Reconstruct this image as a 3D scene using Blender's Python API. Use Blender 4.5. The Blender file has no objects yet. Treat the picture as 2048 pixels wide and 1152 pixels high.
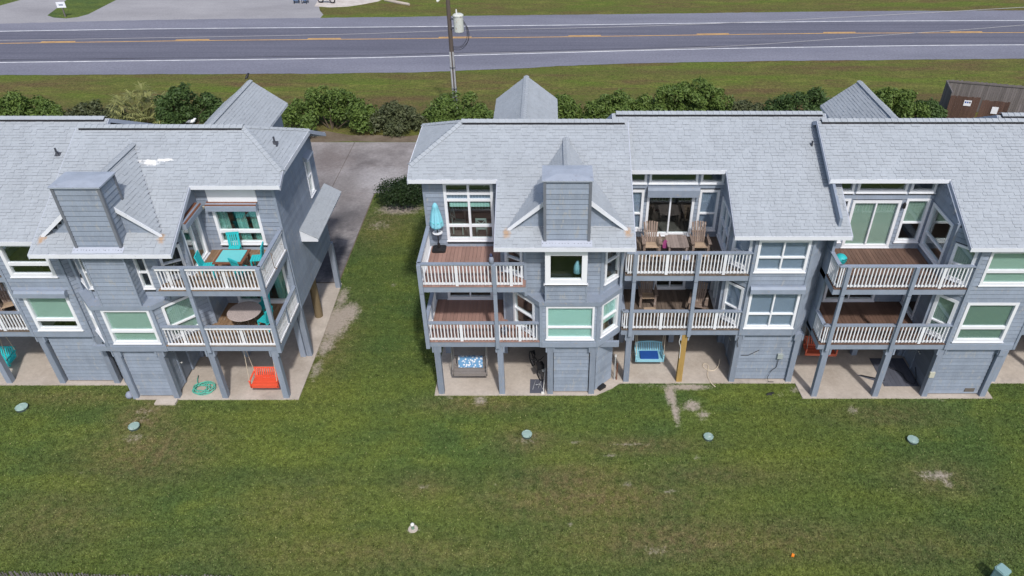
import bpy, math, random
import numpy as np
from mathutils import Vector, Matrix, noise
random.seed(7)
rng = np.random.default_rng(7)
sc = bpy.context.scene
COL = sc.collection
PI = math.pi

# ------------------------------------------------------------------ camera
cam_d = bpy.data.cameras.new('camera')
cam = bpy.data.objects.new('camera', cam_d)
COL.objects.link(cam)
cam.location = (0, 0, 21.6)
cam.rotation_euler = (math.radians(90 - 35.4), 0, 0)
cam_d.sensor_fit = 'HORIZONTAL'
cam_d.sensor_width = 36
cam_d.lens = 36 * 1495 / 2048
cam_d.shift_x = -76 / 2048
cam_d.clip_end = 2000
sc.camera = cam

# ------------------------------------------------------------------ sky and sun
TO_SUN = Vector((0.32, -1.0, 1.30)).normalized()
world = bpy.data.worlds.new('World')
sc.world = world
world.use_nodes = True
wn = world.node_tree
bg = wn.nodes['Background']
sky = wn.nodes.new('ShaderNodeTexSky')
sky.sky_type = 'NISHITA'
sky.sun_disc = False
sky.sun_elevation = math.asin(TO_SUN.z)
sky.sun_rotation = math.atan2(TO_SUN.x, TO_SUN.y)
sky.air_density = 1.0
sky.dust_density = 2.5
sky.ozone_density = 1.0
wn.links.new(sky.outputs[0], bg.inputs[0])
bg.inputs[1].default_value = 0.15
sun_d = bpy.data.lights.new('sun', 'SUN')
sun = bpy.data.objects.new('sun', sun_d)
COL.objects.link(sun)
sun.rotation_euler = TO_SUN.to_track_quat('Z', 'Y').to_euler()
sun_d.energy = 3.0
sun_d.angle = math.radians(3.0)
sun_d.color = (1.0, 0.955, 0.90)
sc.view_settings.view_transform = 'Standard'
sc.view_settings.look = 'None'
sc.view_settings.exposure = 0.0
sc.view_settings.gamma = 1.0
sc.view_settings.use_curve_mapping = False

# ------------------------------------------------------------------ materials
MATS = {}
def new_mat(name):
    m = bpy.data.materials.new(name)
    m.use_nodes = True
    return m, m.node_tree, m.node_tree.nodes['Principled BSDF']

def nd(t, kind, **kw):
    n = t.nodes.new(kind)
    for k, v in kw.items():
        setattr(n, k, v)
    return n

def mathn(t, op, a, b=None):
    n = nd(t, 'ShaderNodeMath', operation=op)
    for i, v in enumerate((a, b)):
        if v is None: continue
        if isinstance(v, (int, float)): n.inputs[i].default_value = v
        else: t.links.new(v, n.inputs[i])
    return n.outputs[0]

def mixc(t, fac, a, b, mode='MIX'):
    n = nd(t, 'ShaderNodeMix', data_type='RGBA', blend_type=mode)
    for s, v in ((n.inputs[0], fac), (n.inputs[6], a), (n.inputs[7], b)):
        if isinstance(v, (int, float)): s.default_value = v
        elif isinstance(v, tuple): s.default_value = (*v[:3], 1)
        else: t.links.new(v, s)
    return n.outputs[2]

def noisen(t, vec, scale, detail=3, rough=0.55, stretch=None):
    n = nd(t, 'ShaderNodeTexNoise')
    n.inputs['Scale'].default_value = scale
    n.inputs['Detail'].default_value = detail
    n.inputs['Roughness'].default_value = rough
    if stretch:
        mp = nd(t, 'ShaderNodeMapping')
        mp.inputs['Scale'].default_value = stretch
        t.links.new(vec, mp.inputs[0]); vec = mp.outputs[0]
    t.links.new(vec, n.inputs['Vector'])
    return n.outputs['Fac']

def ramp(t, fac, a, b):
    n = nd(t, 'ShaderNodeMapRange')
    n.inputs[1].default_value = a; n.inputs[2].default_value = b
    t.links.new(fac, n.inputs[0])
    return n.outputs[0]

def pm(name, col, rough=0.65, var=0.18, scale=2.5, fine=0.12, fscale=40, rand=0.12, bump=0.15,
       metal=0.0, spec=0.35, stretch=None, wear=None, wear_amt=0.0, wear_scale=5.0, translucent=False):
    """procedural paint, wood, metal: broad tone noise, fine grain, per-piece tone, optional worn patches"""
    m, t, b = new_mat(name)
    pos = nd(t, 'ShaderNodeNewGeometry').outputs['Position']
    n1 = noisen(t, pos, scale, 4, 0.6, stretch)
    n2 = noisen(t, pos, fscale, 2, 0.6, stretch)
    oi = nd(t, 'ShaderNodeObjectInfo').outputs['Random']
    v = mathn(t, 'ADD', mathn(t, 'MULTIPLY', mathn(t, 'SUBTRACT', n1, 0.5), 2 * var),
              mathn(t, 'MULTIPLY', mathn(t, 'SUBTRACT', n2, 0.5), 2 * fine))
    v = mathn(t, 'ADD', v, mathn(t, 'MULTIPLY', mathn(t, 'SUBTRACT', oi, 0.5), 2 * rand))
    v = mathn(t, 'ADD', v, 1.0)
    c = nd(t, 'ShaderNodeVectorMath', operation='SCALE')
    c.inputs[0].default_value = col
    t.links.new(v, c.inputs['Scale'])
    out = c.outputs[0]
    if wear:
        w = ramp(t, noisen(t, pos, wear_scale, 5, 0.7, stretch), 0.72 - wear_amt, 0.78 - wear_amt * 0.8)
        out = mixc(t, w, out, wear)
    t.links.new(out, b.inputs['Base Color'])
    b.inputs['Roughness'].default_value = rough
    b.inputs['Metallic'].default_value = metal
    b.inputs['Specular IOR Level'].default_value = spec
    if bump:
        bn = nd(t, 'ShaderNodeBump')
        bn.inputs['Strength'].default_value = bump
        bn.inputs['Distance'].default_value = 0.01
        t.links.new(n2, bn.inputs['Height'])
        t.links.new(bn.outputs[0], b.inputs['Normal'])
    MATS[name] = m
    return m

SID = (0.245, 0.290, 0.365)
pm('siding', SID, 0.62, 0.26, 1.3, 0.16, 16, 0.10, 0.2, stretch=(1.5, 1.5, 0.45), wear=(0.31, 0.33, 0.355), wear_amt=0.16, wear_scale=5)
pm('siding_lap_shade', (0.03, 0.036, 0.048), 0.8, 0.1, 2, 0.1, 30, 0.03, 0)  # near-black backing, paints the shadow lines under the board laps
pm('siding_dull', (0.16, 0.19, 0.24), 0.62, 0.2, 1.6, 0.10, 30, 0.13, 0.2, stretch=(0.4, 0.4, 3.0))
pm('rake', (0.40, 0.435, 0.51), 0.6, 0.1, 3, 0.08, 30, 0.05, 0.1)
pm('trim_grey', (0.245, 0.29, 0.365), 0.6, 0.18, 3, 0.1, 30, 0.08, 0.15, wear=(0.33, 0.31, 0.29), wear_amt=0.12, wear_scale=9)
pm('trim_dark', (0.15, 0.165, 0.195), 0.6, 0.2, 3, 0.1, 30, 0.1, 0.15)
pm('white', (0.74, 0.765, 0.81), 0.45, 0.06, 3, 0.04, 30, 0.05, 0.05, wear=(0.5, 0.49, 0.48), wear_amt=0.03, wear_scale=12)
pm('white_worn', (0.72, 0.735, 0.77), 0.5, 0.09, 3, 0.06, 30, 0.08, 0.1, wear=(0.36, 0.30, 0.25), wear_amt=0.14, wear_scale=10)
pm('fascia', (0.66, 0.69, 0.75), 0.5, 0.08, 2, 0.05, 30, 0.04, 0.05, wear=(0.45, 0.46, 0.5), wear_amt=0.08)
pm('pile_grey', (0.23, 0.27, 0.34), 0.7, 0.22, 3, 0.15, 25, 0.1, 0.3, stretch=(3, 3, 0.5), wear=(0.34, 0.33, 0.32), wear_amt=0.13, wear_scale=8)
pm('pile_raw', (0.36, 0.235, 0.075), 0.75, 0.3, 3, 0.2, 20, 0.1, 0.4, stretch=(4, 4, 0.4))
pm('pile_old', (0.19, 0.145, 0.085), 0.85, 0.3, 3, 0.2, 20, 0.1, 0.4, stretch=(4, 4, 0.4))
pm('deck_mauve', (0.30, 0.185, 0.155), 0.7, 0.12, 2, 0.1, 30, 0.14, 0.15)
pm('deck_brown', (0.235, 0.15, 0.09), 0.75, 0.3, 2, 0.2, 25, 0.2, 0.3, stretch=(4, 0.5, 4), wear=(0.30, 0.27, 0.24), wear_amt=0.14)
pm('deck_grey', (0.135, 0.105, 0.085), 0.8, 0.3, 2, 0.2, 25, 0.2, 0.3, stretch=(4, 0.5, 4))
pm('deck_dark', (0.13, 0.078, 0.058), 0.7, 0.2, 2, 0.12, 25, 0.16, 0.2)
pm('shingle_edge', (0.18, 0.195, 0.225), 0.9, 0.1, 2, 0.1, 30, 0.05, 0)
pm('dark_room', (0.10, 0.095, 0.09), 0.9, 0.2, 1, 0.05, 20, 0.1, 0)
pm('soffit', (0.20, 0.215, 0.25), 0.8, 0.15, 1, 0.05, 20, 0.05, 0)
pm('chimney_metal', (0.33, 0.37, 0.44), 0.45, 0.2, 2.5, 0.06, 20, 0, 0.1, wear=(0.26, 0.28, 0.33), wear_amt=0.14, wear_scale=3)
pm('vent_metal', (0.055, 0.06, 0.075), 0.5, 0.2, 6, 0.1, 40, 0.1, 0.1)
pm('black', (0.018, 0.018, 0.02), 0.45, 0.3, 8, 0.1, 40, 0.1, 0.1)
pm('gap_black', (0.02, 0.02, 0.025), 0.9, 0.1, 8, 0.1, 40, 0, 0)
pm('turquoise', (0.03, 0.47, 0.50), 0.5, 0.10, 4, 0.06, 30, 0.1, 0.05)
pm('turquoise_pale', (0.17, 0.60, 0.62), 0.5, 0.08, 4, 0.06, 30, 0.1, 0.05)
pm('swing_aqua', (0.27, 0.55, 0.66), 0.5, 0.08, 4, 0.06, 30, 0.08, 0.05)
pm('cushion_blue', (0.012, 0.07, 0.30), 0.85, 0.2, 5, 0.1, 60, 0, 0.1)
pm('umbrella_cloth', (0.23, 0.58, 0.70), 0.85, 0.12, 6, 0.06, 60, 0, 0.1)
pm('red_paint', (0.74, 0.10, 0.05), 0.45, 0.1, 4, 0.06, 30, 0.1, 0.05)
pm('coral_paint', (0.60, 0.135, 0.075), 0.5, 0.1, 4, 0.06, 30, 0.1, 0.05)
pm('wicker', (0.22, 0.20, 0.19), 0.75, 0.2, 6, 0.25, 60, 0.1, 0.3)
pm('chair_wood', (0.225, 0.17, 0.14), 0.8, 0.22, 5, 0.2, 30, 0.16, 0.3, wear=(0.36, 0.31, 0.28), wear_amt=0.16)
pm('chair_wood_pale', (0.40, 0.30, 0.215), 0.8, 0.2, 5, 0.2, 30, 0.14, 0.3)
pm('table_wood', (0.25, 0.205, 0.185), 0.8, 0.25, 5, 0.2, 30, 0.18, 0.3)
pm('granite', (0.42, 0.36, 0.345), 0.5, 0.1, 3, 0.6, 28, 0, 0.05)
pm('hose_green', (0.10, 0.42, 0.33), 0.5, 0.15, 4, 0.06, 30, 0.1, 0.05)
pm('rope', (0.55, 0.48, 0.38), 0.8, 0.15, 4, 0.1, 60, 0.1, 0.1)
pm('chain', (0.42, 0.42, 0.42), 0.4, 0.15, 4, 0.1, 60, 0.1, 0.1, metal=0.5)
pm('lid_green', (0.27, 0.385, 0.355), 0.7, 0.15, 6, 0.1, 40, 0.1, 0.1, wear=(0.40, 0.48, 0.46), wear_amt=0.15)
pm('lid_dark', (0.05, 0.075, 0.07), 0.8, 0.15, 6, 0.1, 40, 0.1, 0.1)
pm('pedestal_green', (0.21, 0.34, 0.34), 0.55, 0.1, 6, 0.06, 40, 0.1, 0.05)
pm('pvc', (0.75, 0.75, 0.72), 0.4, 0.08, 6, 0.06, 40, 0, 0)
pm('pipe_green', (0.16, 0.27, 0.20), 0.5, 0.1, 6, 0.06, 40, 0, 0)
pm('pole_wood', (0.10, 0.082, 0.072), 0.85, 0.3, 3, 0.2, 20, 0, 0.4, stretch=(5, 5, 0.4))
pm('conduit', (0.55, 0.57, 0.60), 0.35, 0.1, 3, 0.05, 20, 0.05, 0, metal=0.4)
pm('transformer_paint', (0.55, 0.58, 0.54), 0.45, 0.12, 3, 0.05, 20, 0, 0.05, wear=(0.32, 0.16, 0.07), wear_amt=0.13, wear_scale=6, stretch=(3, 3, 0.6))
pm('porcelain', (0.62, 0.63, 0.62), 0.3, 0.06, 5, 0.05, 20, 0, 0)
pm('fence_brown', (0.095, 0.055, 0.042), 0.85, 0.25, 3, 0.2, 20, 0.2, 0.4, stretch=(4, 4, 0.4))
pm('fence_grey', (0.16, 0.145, 0.145), 0.85, 0.25, 3, 0.2, 20, 0.2, 0.4, stretch=(4, 4, 0.4))
pm('chair_blue', (0.05, 0.23, 0.55), 0.5, 0.1, 4, 0.05, 20, 0.1, 0)
pm('orange_plastic', (0.85, 0.24, 0.02), 0.5, 0.1, 4, 0.05, 20, 0.1, 0)
pm('magenta', (0.20, 0.02, 0.11), 0.6, 0.1, 4, 0.05, 20, 0.1, 0)
pm('cloth_grey', (0.25, 0.28, 0.36), 0.85, 0.15, 8, 0.05, 20, 0.1, 0.1)
pm('cloth_white', (0.7, 0.72, 0.74), 0.85, 0.15, 8, 0.05, 20, 0.1, 0.1)
pm('curtain_aqua', (0.20, 0.42, 0.38), 0.9, 0.12, 3, 0.05, 20, 0.1, 0)
pm('blind_green', (0.30, 0.435, 0.385), 0.75, 0.06, 1.5, 0.03, 20, 0.04, 0)
pm('blind_aqua', (0.36, 0.60, 0.555), 0.75, 0.05, 1.5, 0.03, 20, 0.04, 0)
pm('blind_sage', (0.25, 0.345, 0.295), 0.75, 0.06, 1.5, 0.03, 20, 0.04, 0)
pm('blind_blue', (0.22, 0.27, 0.38), 0.75, 0.06, 1.5, 0.03, 20, 0.04, 0)
pm('blind_deep', (0.15, 0.235, 0.20), 0.75, 0.06, 1.5, 0.03, 20, 0.04, 0)
pm('copper_brown', (0.17, 0.07, 0.04), 0.7, 0.25, 5, 0.15, 25, 0.05, 0.2)
pm('lamp_glow_off', (0.72, 0.66, 0.5), 0.35, 0.05, 5, 0.05, 25, 0.05, 0)
pm('gull_white', (0.7, 0.7, 0.7), 0.8, 0.05, 9, 0.05, 40, 0, 0)
pm('gull_grey', (0.25, 0.26, 0.28), 0.8, 0.05, 9, 0.05, 40, 0, 0)
pm('yucca', (0.115, 0.13, 0.045), 0.6, 0.3, 1.5, 0.1, 10, 0.1, 0)
pm('bark', (0.09, 0.07, 0.05), 0.9, 0.3, 5, 0.2, 25, 0.1, 0.3)
pm('interior_chair', (0.30, 0.42, 0.40), 0.6, 0.1, 5, 0.05, 25, 0.05, 0)
pm('ceramic_blue', (0.04, 0.05, 0.12), 0.3, 0.2, 9, 0.1, 25, 0.05, 0)
pm('box_grey', (0.33, 0.37, 0.36), 0.5, 0.1, 9, 0.1, 25, 0.05, 0)
pm('box_cream', (0.50, 0.50, 0.42), 0.5, 0.1, 9, 0.1, 25, 0.05, 0)
pm('wire_black', (0.03, 0.03, 0.035), 0.6, 0.1, 9, 0.1, 25, 0.05, 0)
pm('wire_grey', (0.34, 0.34, 0.36), 0.6, 0.1, 9, 0.1, 25, 0.05, 0)
pm('vent_brown', (0.13, 0.115, 0.10), 0.8, 0.1, 9, 0.1, 25, 0.05, 0)
pm('mat_slate', (0.085, 0.092, 0.12), 0.85, 0.15, 4, 0.1, 40, 0.1, 0.1)

def glass_mat():
    m, t, b = new_mat('glass')
    t.nodes.remove(b)
    out = t.nodes['Material Output']
    tr = nd(t, 'ShaderNodeBsdfTransparent'); tr.inputs[0].default_value = (0.955, 0.985, 0.98, 1)
    gl = nd(t, 'ShaderNodeBsdfGlossy'); gl.inputs['Roughness'].default_value = 0.02
    gl.inputs[0].default_value = (0.95, 1, 1, 1)
    fr = nd(t, 'ShaderNodeLayerWeight'); fr.inputs[0].default_value = 0.5
    sch = mathn(t, 'ADD', mathn(t, 'MULTIPLY', mathn(t, 'POWER', fr.outputs['Facing'], 3.5), 0.9), 0.085)
    mx = nd(t, 'ShaderNodeMixShader')
    t.links.new(sch, mx.inputs[0])
    t.links.new(tr.outputs[0], mx.inputs[1]); t.links.new(gl.outputs[0], mx.inputs[2])
    t.links.new(mx.outputs[0], out.inputs[0])
    MATS['glass'] = m
glass_mat()

def shingle_mat():
    m, t, b = new_mat('shingle')
    geo = nd(t, 'ShaderNodeNewGeometry')
    pos = geo.outputs['Position']
    oi = nd(t, 'ShaderNodeObjectInfo').outputs['Random']
    r = mathn(t, 'FRACT', mathn(t, 'ADD', geo.outputs['Random Per Island'], oi))
    n1 = noisen(t, pos, 0.45, 4, 0.6)
    n2 = noisen(t, pos, 26, 2, 0.75)
    n3 = noisen(t, pos, 2.2, 4, 0.65)
    v = mathn(t, 'ADD', mathn(t, 'MULTIPLY', mathn(t, 'SUBTRACT', r, 0.5), 0.06), 1.0)
    v = mathn(t, 'ADD', v, mathn(t, 'MULTIPLY', mathn(t, 'SUBTRACT', n1, 0.5), 0.24))
    v = mathn(t, 'ADD', v, mathn(t, 'MULTIPLY', mathn(t, 'SUBTRACT', n2, 0.5), 0.34))
    v = mathn(t, 'ADD', v, mathn(t, 'MULTIPLY', mathn(t, 'SUBTRACT', n3, 0.5), 0.14))
    v = mathn(t, 'ADD', v, mathn(t, 'MULTIPLY', mathn(t, 'SUBTRACT', noisen(t, pos, 1.0, 4, 0.6, (2.6, 0.3, 0.3)), 0.5), 0.22))
    c = nd(t, 'ShaderNodeVectorMath', operation='SCALE')
    c.inputs[0].default_value = (0.345, 0.378, 0.415)
    t.links.new(v, c.inputs['Scale'])
    out = c.outputs[0]
    # pale spilt patch on one roof, rust runs under the cricket rakes
    def blob(centre, size, ns, lo, hi):
        mp = nd(t, 'ShaderNodeMapping', vector_type='POINT')
        mp.inputs['Location'].default_value = tuple(-c / s for c, s in zip(centre, size))
        mp.inputs['Scale'].default_value = tuple(1 / s for s in size)
        t.links.new(pos, mp.inputs[0])
        ln = nd(t, 'ShaderNodeVectorMath', operation='LENGTH')
        t.links.new(mp.outputs[0], ln.inputs[0])
        d = mathn(t, 'ADD', ln.outputs['Value'], mathn(t, 'MULTIPLY', mathn(t, 'SUBTRACT', noisen(t, pos, ns, 4, 0.7), 0.5), 2.4))
        return ramp(t, d, hi, lo)
    for cc, ss in (((-15.15, 25.78, 9.05), (0.42, 0.16, 0.3)), ((-15.9, 25.75, 9.05), (0.50, 0.06, 0.3)), ((-14.6, 25.85, 9.08), (0.35, 0.09, 0.3))):
        out = mixc(t, blob(cc, ss, 5, 0.5, 1.0), out, (0.80, 0.80, 0.79))
    for cc in ((-1.55, 22.95, 7.70), (2.80, 22.95, 7.70), (-13.85, 22.72, 7.60), (-18.1, 22.72, 7.60)):
        out = mixc(t, mathn(t, 'MULTIPLY', blob(cc, (0.15, 0.28, 0.2), 7, 0.3, 1.1), 0.7), out, (0.42, 0.24, 0.10))
    t.links.new(out, b.inputs['Base Color'])
    b.inputs['Roughness'].default_value = 0.85
    b.inputs['Specular IOR Level'].default_value = 0.2
    bn = nd(t, 'ShaderNodeBump'); bn.inputs['Strength'].default_value = 0.35; bn.inputs['Distance'].default_value = 0.01
    t.links.new(n2, bn.inputs['Height']); t.links.new(bn.outputs[0], b.inputs['Normal'])
    MATS['shingle'] = m
shingle_mat()

def grass_colour(t, pos):
    """tone of the lawn and the verge at a place, shared by the soil sheet and the blades"""
    at_v = nd(t, 'ShaderNodeAttribute', attribute_name='verge').outputs['Fac']
    at_k = nd(t, 'ShaderNodeAttribute', attribute_name='dry').outputs['Fac']
    big = noisen(t, pos, 0.16, 3, 0.55)
    mid = noisen(t, pos, 0.6, 4, 0.6, (0.7, 1.5, 1))
    sml = noisen(t, pos, 3.0, 4, 0.65)
    lawn = mixc(t, ramp(t, big, 0.38, 0.62), (0.068, 0.110, 0.030), (0.108, 0.138, 0.029))
    lawn = mixc(t, mathn(t, 'MULTIPLY', ramp(t, mid, 0.50, 0.68), 0.65), lawn, (0.128, 0.160, 0.034))
    lawn = mixc(t, mathn(t, 'MULTIPLY', ramp(t, mid, 0.47, 0.30), 0.5), lawn, (0.054, 0.088, 0.028))
    verge = mixc(t, ramp(t, noisen(t, pos, 0.35, 4, 0.65, (0.3, 1.4, 1)), 0.40, 0.64), (0.098, 0.135, 0.022), (0.120, 0.088, 0.038))
    verge = mixc(t, mathn(t, 'MULTIPLY', ramp(t, mid, 0.50, 0.68), 0.6), verge, (0.165, 0.178, 0.042))
    stripe = noisen(t, pos, 1.0, 2, 0.5, (0.04, 0.85, 1))
    lawn = mixc(t, mathn(t, 'MULTIPLY', ramp(t, stripe, 0.46, 0.62), 0.35), lawn, (0.056, 0.086, 0.028))
    g = mixc(t, at_v, lawn, verge)
    g = mixc(t, mathn(t, 'MULTIPLY', at_k, ramp(t, sml, 0.22, 0.62)), g, mixc(t, at_v, (0.150, 0.112, 0.060), (0.098, 0.070, 0.036)))
    return g, sml

def grass_mat():
    m, t, b = new_mat('grass')
    pos = nd(t, 'ShaderNodeNewGeometry').outputs['Position']
    at_d = nd(t, 'ShaderNodeAttribute', attribute_name='dirt').outputs['Fac']
    g, sml = grass_colour(t, pos)
    fin = noisen(t, pos, 8, 3, 0.75)
    vfin = noisen(t, pos, 20, 2, 0.8)
    sp = mathn(t, 'ADD', mathn(t, 'MULTIPLY', mathn(t, 'SUBTRACT', fin, 0.5), 2.0), mathn(t, 'MULTIPLY', mathn(t, 'SUBTRACT', vfin, 0.5), 2.2))
    sp = mathn(t, 'ADD', sp, mathn(t, 'MULTIPLY', mathn(t, 'SUBTRACT', sml, 0.5), 1.2))
    sp = mathn(t, 'ADD', sp, mathn(t, 'MULTIPLY', mathn(t, 'SUBTRACT', noisen(t, pos, 4.5, 2, 0.7), 0.5), 1.2))
    sp = mathn(t, 'MAXIMUM', mathn(t, 'ADD', sp, 1.0), 0.15)
    sc_ = nd(t, 'ShaderNodeVectorMath', operation='SCALE')
    t.links.new(g, sc_.inputs[0]); t.links.new(sp, sc_.inputs['Scale'])
    dirt = mixc(t, fin, (0.24, 0.20, 0.165), (0.44, 0.395, 0.345))
    dm = ramp(t, mathn(t, 'ADD', at_d, mathn(t, 'MULTIPLY', mathn(t, 'SUBTRACT', mathn(t, 'ADD', mathn(t, 'MULTIPLY', sml, 0.45), mathn(t, 'MULTIPLY', fin, 0.55)), 0.5), 2.0)), 0.45, 1.0)
    col = mixc(t, dm, sc_.outputs[0], dirt)
    t.links.new(col, b.inputs['Base Color'])
    b.inputs['Roughness'].default_value = 0.9
    b.inputs['Specular IOR Level'].default_value = 0.15
    bn = nd(t, 'ShaderNodeBump'); bn.inputs['Strength'].default_value = 0.8; bn.inputs['Distance'].default_value = 0.035
    t.links.new(mathn(t, 'ADD', fin, mathn(t, 'MULTIPLY', vfin, 0.5)), bn.inputs['Height']); t.links.new(bn.outputs[0], b.inputs['Normal'])
    MATS['grass'] = m
grass_mat()

def blade_mat():
    m, t, b = new_mat('grass_blade')
    geo = nd(t, 'ShaderNodeNewGeometry')
    g, sml = grass_colour(t, geo.outputs['Position'])
    r = geo.outputs['Random Per Island']
    g = mixc(t, ramp(t, r, 0.93, 1.02), g, (0.17, 0.16, 0.075))
    sc_ = nd(t, 'ShaderNodeVectorMath', operation='SCALE')
    t.links.new(g, sc_.inputs[0]); t.links.new(mathn(t, 'ADD', mathn(t, 'MULTIPLY', mathn(t, 'POWER', r, 1.3), 1.5), 0.85), sc_.inputs['Scale'])
    t.links.new(sc_.outputs[0], b.inputs['Base Color'])
    b.inputs['Roughness'].default_value = 0.6
    b.inputs['Specular IOR Level'].default_value = 0.25
    tl = nd(t, 'ShaderNodeBsdfTranslucent'); t.links.new(sc_.outputs[0], tl.inputs[0])
    mx = nd(t, 'ShaderNodeMixShader'); mx.inputs[0].default_value = 0.3
    t.links.new(b.outputs[0], mx.inputs[1]); t.links.new(tl.outputs[0], mx.inputs[2]); t.links.new(mx.outputs[0], t.nodes['Material Output'].inputs[0])
    MATS['grass_blade'] = m
blade_mat()

def paving(name, c0, c1, s1=0.6, stretch=None, dark=None, darkscale=0.3, dk=(0.5, 0.7), fine=0.2, spots=None, fs=13, blotch=0.0):
    m, t, b = new_mat(name)
    pos = nd(t, 'ShaderNodeNewGeometry').outputs['Position']
    n1 = noisen(t, pos, s1, 5, 0.65, stretch)
    n2 = noisen(t, pos, fs, 3, 0.8)
    c = mixc(t, ramp(t, n1, 0.33, 0.67), c0, c1)
    if dark:
        c = mixc(t, mathn(t, 'MULTIPLY', ramp(t, noisen(t, pos, darkscale, 5, 0.6), *dk), 0.8), c, dark)
    if spots:
        for (x, y, rx, ry), cc, amt in spots:
            mp = nd(t, 'ShaderNodeMapping')
            mp.inputs['Location'].default_value = (-x / rx, -y / ry, 0); mp.inputs['Scale'].default_value = (1 / rx, 1 / ry, 0)
            t.links.new(pos, mp.inputs[0])
            ln = nd(t, 'ShaderNodeVectorMath', operation='LENGTH'); t.links.new(mp.outputs[0], ln.inputs[0])
            d = mathn(t, 'ADD', ln.outputs['Value'], mathn(t, 'MULTIPLY', mathn(t, 'SUBTRACT', noisen(t, pos, 1.3, 4, 0.65), 0.5), 1.5))
            c = mixc(t, mathn(t, 'MULTIPLY', ramp(t, d, 1.1, 0.3), amt), c, cc)
    s = nd(t, 'ShaderNodeVectorMath', operation='SCALE')
    t.links.new(c, s.inputs[0])
    v = mathn(t, 'ADD', mathn(t, 'MULTIPLY', mathn(t, 'SUBTRACT', n2, 0.5), 2 * fine), 1.0)
    if blotch:
        v = mathn(t, 'ADD', v, mathn(t, 'MULTIPLY', mathn(t, 'SUBTRACT', noisen(t, pos, 0.25, 5, 0.65, (0.5, 1.2, 1)), 0.5), 2 * blotch))
    t.links.new(v, s.inputs['Scale'])
    t.links.new(s.outputs[0], b.inputs['Base Color'])
    b.inputs['Roughness'].default_value = 0.85
    b.inputs['Specular IOR Level'].default_value = 0.25
    bn = nd(t, 'ShaderNodeBump'); bn.inputs['Strength'].default_value = 0.3; bn.inputs['Distance'].default_value = 0.01
    t.links.new(n2, bn.inputs['Height']); t.links.new(bn.outputs[0], b.inputs['Normal'])
    MATS[name] = m
paving('slab', (0.38, 0.335, 0.29), (0.49, 0.44, 0.39), 0.7, fine=0.25, fs=9, blotch=0.22, dark=(0.24, 0.22, 0.20), darkscale=0.9, dk=(0.60, 0.78))
paving('drive', (0.20, 0.182, 0.178), (0.31, 0.29, 0.288), 0.45, dark=(0.12, 0.108, 0.108), darkscale=0.3, dk=(0.50, 0.70), fine=0.4, fs=6, blotch=0.2,
       spots=[((-11.9, 33.0, 1.9, 3.2), (0.05, 0.05, 0.058), 0.9), ((-12.0, 37.3, 1.5, 2.2), (0.10, 0.095, 0.10), 0.75), ((-10.9, 42.2, 2.2, 2.0), (0.40, 0.385, 0.39), 0.6), ((-14.4, 44.8, 1.8, 2.4), (0.17, 0.145, 0.138), 0.75), ((-12.6, 41.2, 0.9, 2.6), (0.17, 0.155, 0.15), 0.6)])
paving('asphalt_lane', (0.104, 0.107, 0.142), (0.146, 0.149, 0.190), 0.8, stretch=(0.05, 1.7, 1), fine=0.45, fs=5, blotch=0.12)
paving('asphalt_shoulder', (0.165, 0.170, 0.215), (0.205, 0.210, 0.258), 0.3, stretch=(0.3, 1, 1), fine=0.45, fs=5, blotch=0.15)
paving('lot', (0.27, 0.265, 0.28), (0.35, 0.345, 0.36), 0.18, stretch=(0.5, 1, 1), fine=0.3, fs=5, blotch=0.2)
paving('shell_gravel', (0.46, 0.41, 0.375), (0.60, 0.56, 0.52), 1.2, fine=0.4)
paving('paint_white', (0.50, 0.52, 0.56), (0.78, 0.79, 0.81), 0.9, fine=0.25, fs=4)
paving('paint_yellow', (0.48, 0.28, 0.10), (0.66, 0.40, 0.14), 0.9, fine=0.25, fs=4)
paving('mulch', (0.115, 0.088, 0.062), (0.19, 0.155, 0.115), 1.0, fine=0.5)
paving('tar', (0.05, 0.05, 0.06), (0.07, 0.07, 0.08), 1.0, fine=0.2)

def floral():
    m, t, b = new_mat('floral_cloth')
    pos = nd(t, 'ShaderNodeNewGeometry').outputs['Position']
    v = nd(t, 'ShaderNodeTexVoronoi'); v.inputs['Scale'].default_value = 10; t.links.new(pos, v.inputs['Vector'])
    n = noisen(t, pos, 11, 3, 0.6)
    f = mathn(t, 'ADD', mathn(t, 'MULTIPLY', v.outputs['Distance'], 0.8), mathn(t, 'MULTIPLY', n, 0.7))
    c = mixc(t, ramp(t, f, 0.66, 0.74), (0.74, 0.77, 0.80), (0.13, 0.30, 0.52))
    t.links.new(c, b.inputs['Base Color']); b.inputs['Roughness'].default_value = 0.9
    MATS['floral_cloth'] = m
floral()

def leaf_mat(name, c0, c1):
    m, t, b = new_mat(name)
    geo = nd(t, 'ShaderNodeNewGeometry')
    n = noisen(t, geo.outputs['Position'], 1.6, 3, 0.6)
    r = geo.outputs['Random Per Island']
    f = mathn(t, 'ADD', mathn(t, 'MULTIPLY', r, 0.55), mathn(t, 'MULTIPLY', ramp(t, n, 0.3, 0.7), 0.45))
    c = mixc(t, f, c0, c1)
    t.links.new(c, b.inputs['Base Color'])
    b.inputs['Roughness'].default_value = 0.55
    b.inputs['Specular IOR Level'].default_value = 0.3
    tl = nd(t, 'ShaderNodeBsdfTranslucent'); t.links.new(c, tl.inputs[0])
    mx = nd(t, 'ShaderNodeMixShader'); mx.inputs[0].default_value = 0.25
    o = t.nodes['Material Output']
    t.links.new(b.outputs[0], mx.inputs[1]); t.links.new(tl.outputs[0], mx.inputs[2]); t.links.new(mx.outputs[0], o.inputs[0])
    MATS[name] = m
leaf_mat('leaf_bright', (0.060, 0.110, 0.024), (0.170, 0.245, 0.058))
leaf_mat('leaf_deep', (0.036, 0.072, 0.022), (0.098, 0.160, 0.046))
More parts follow.
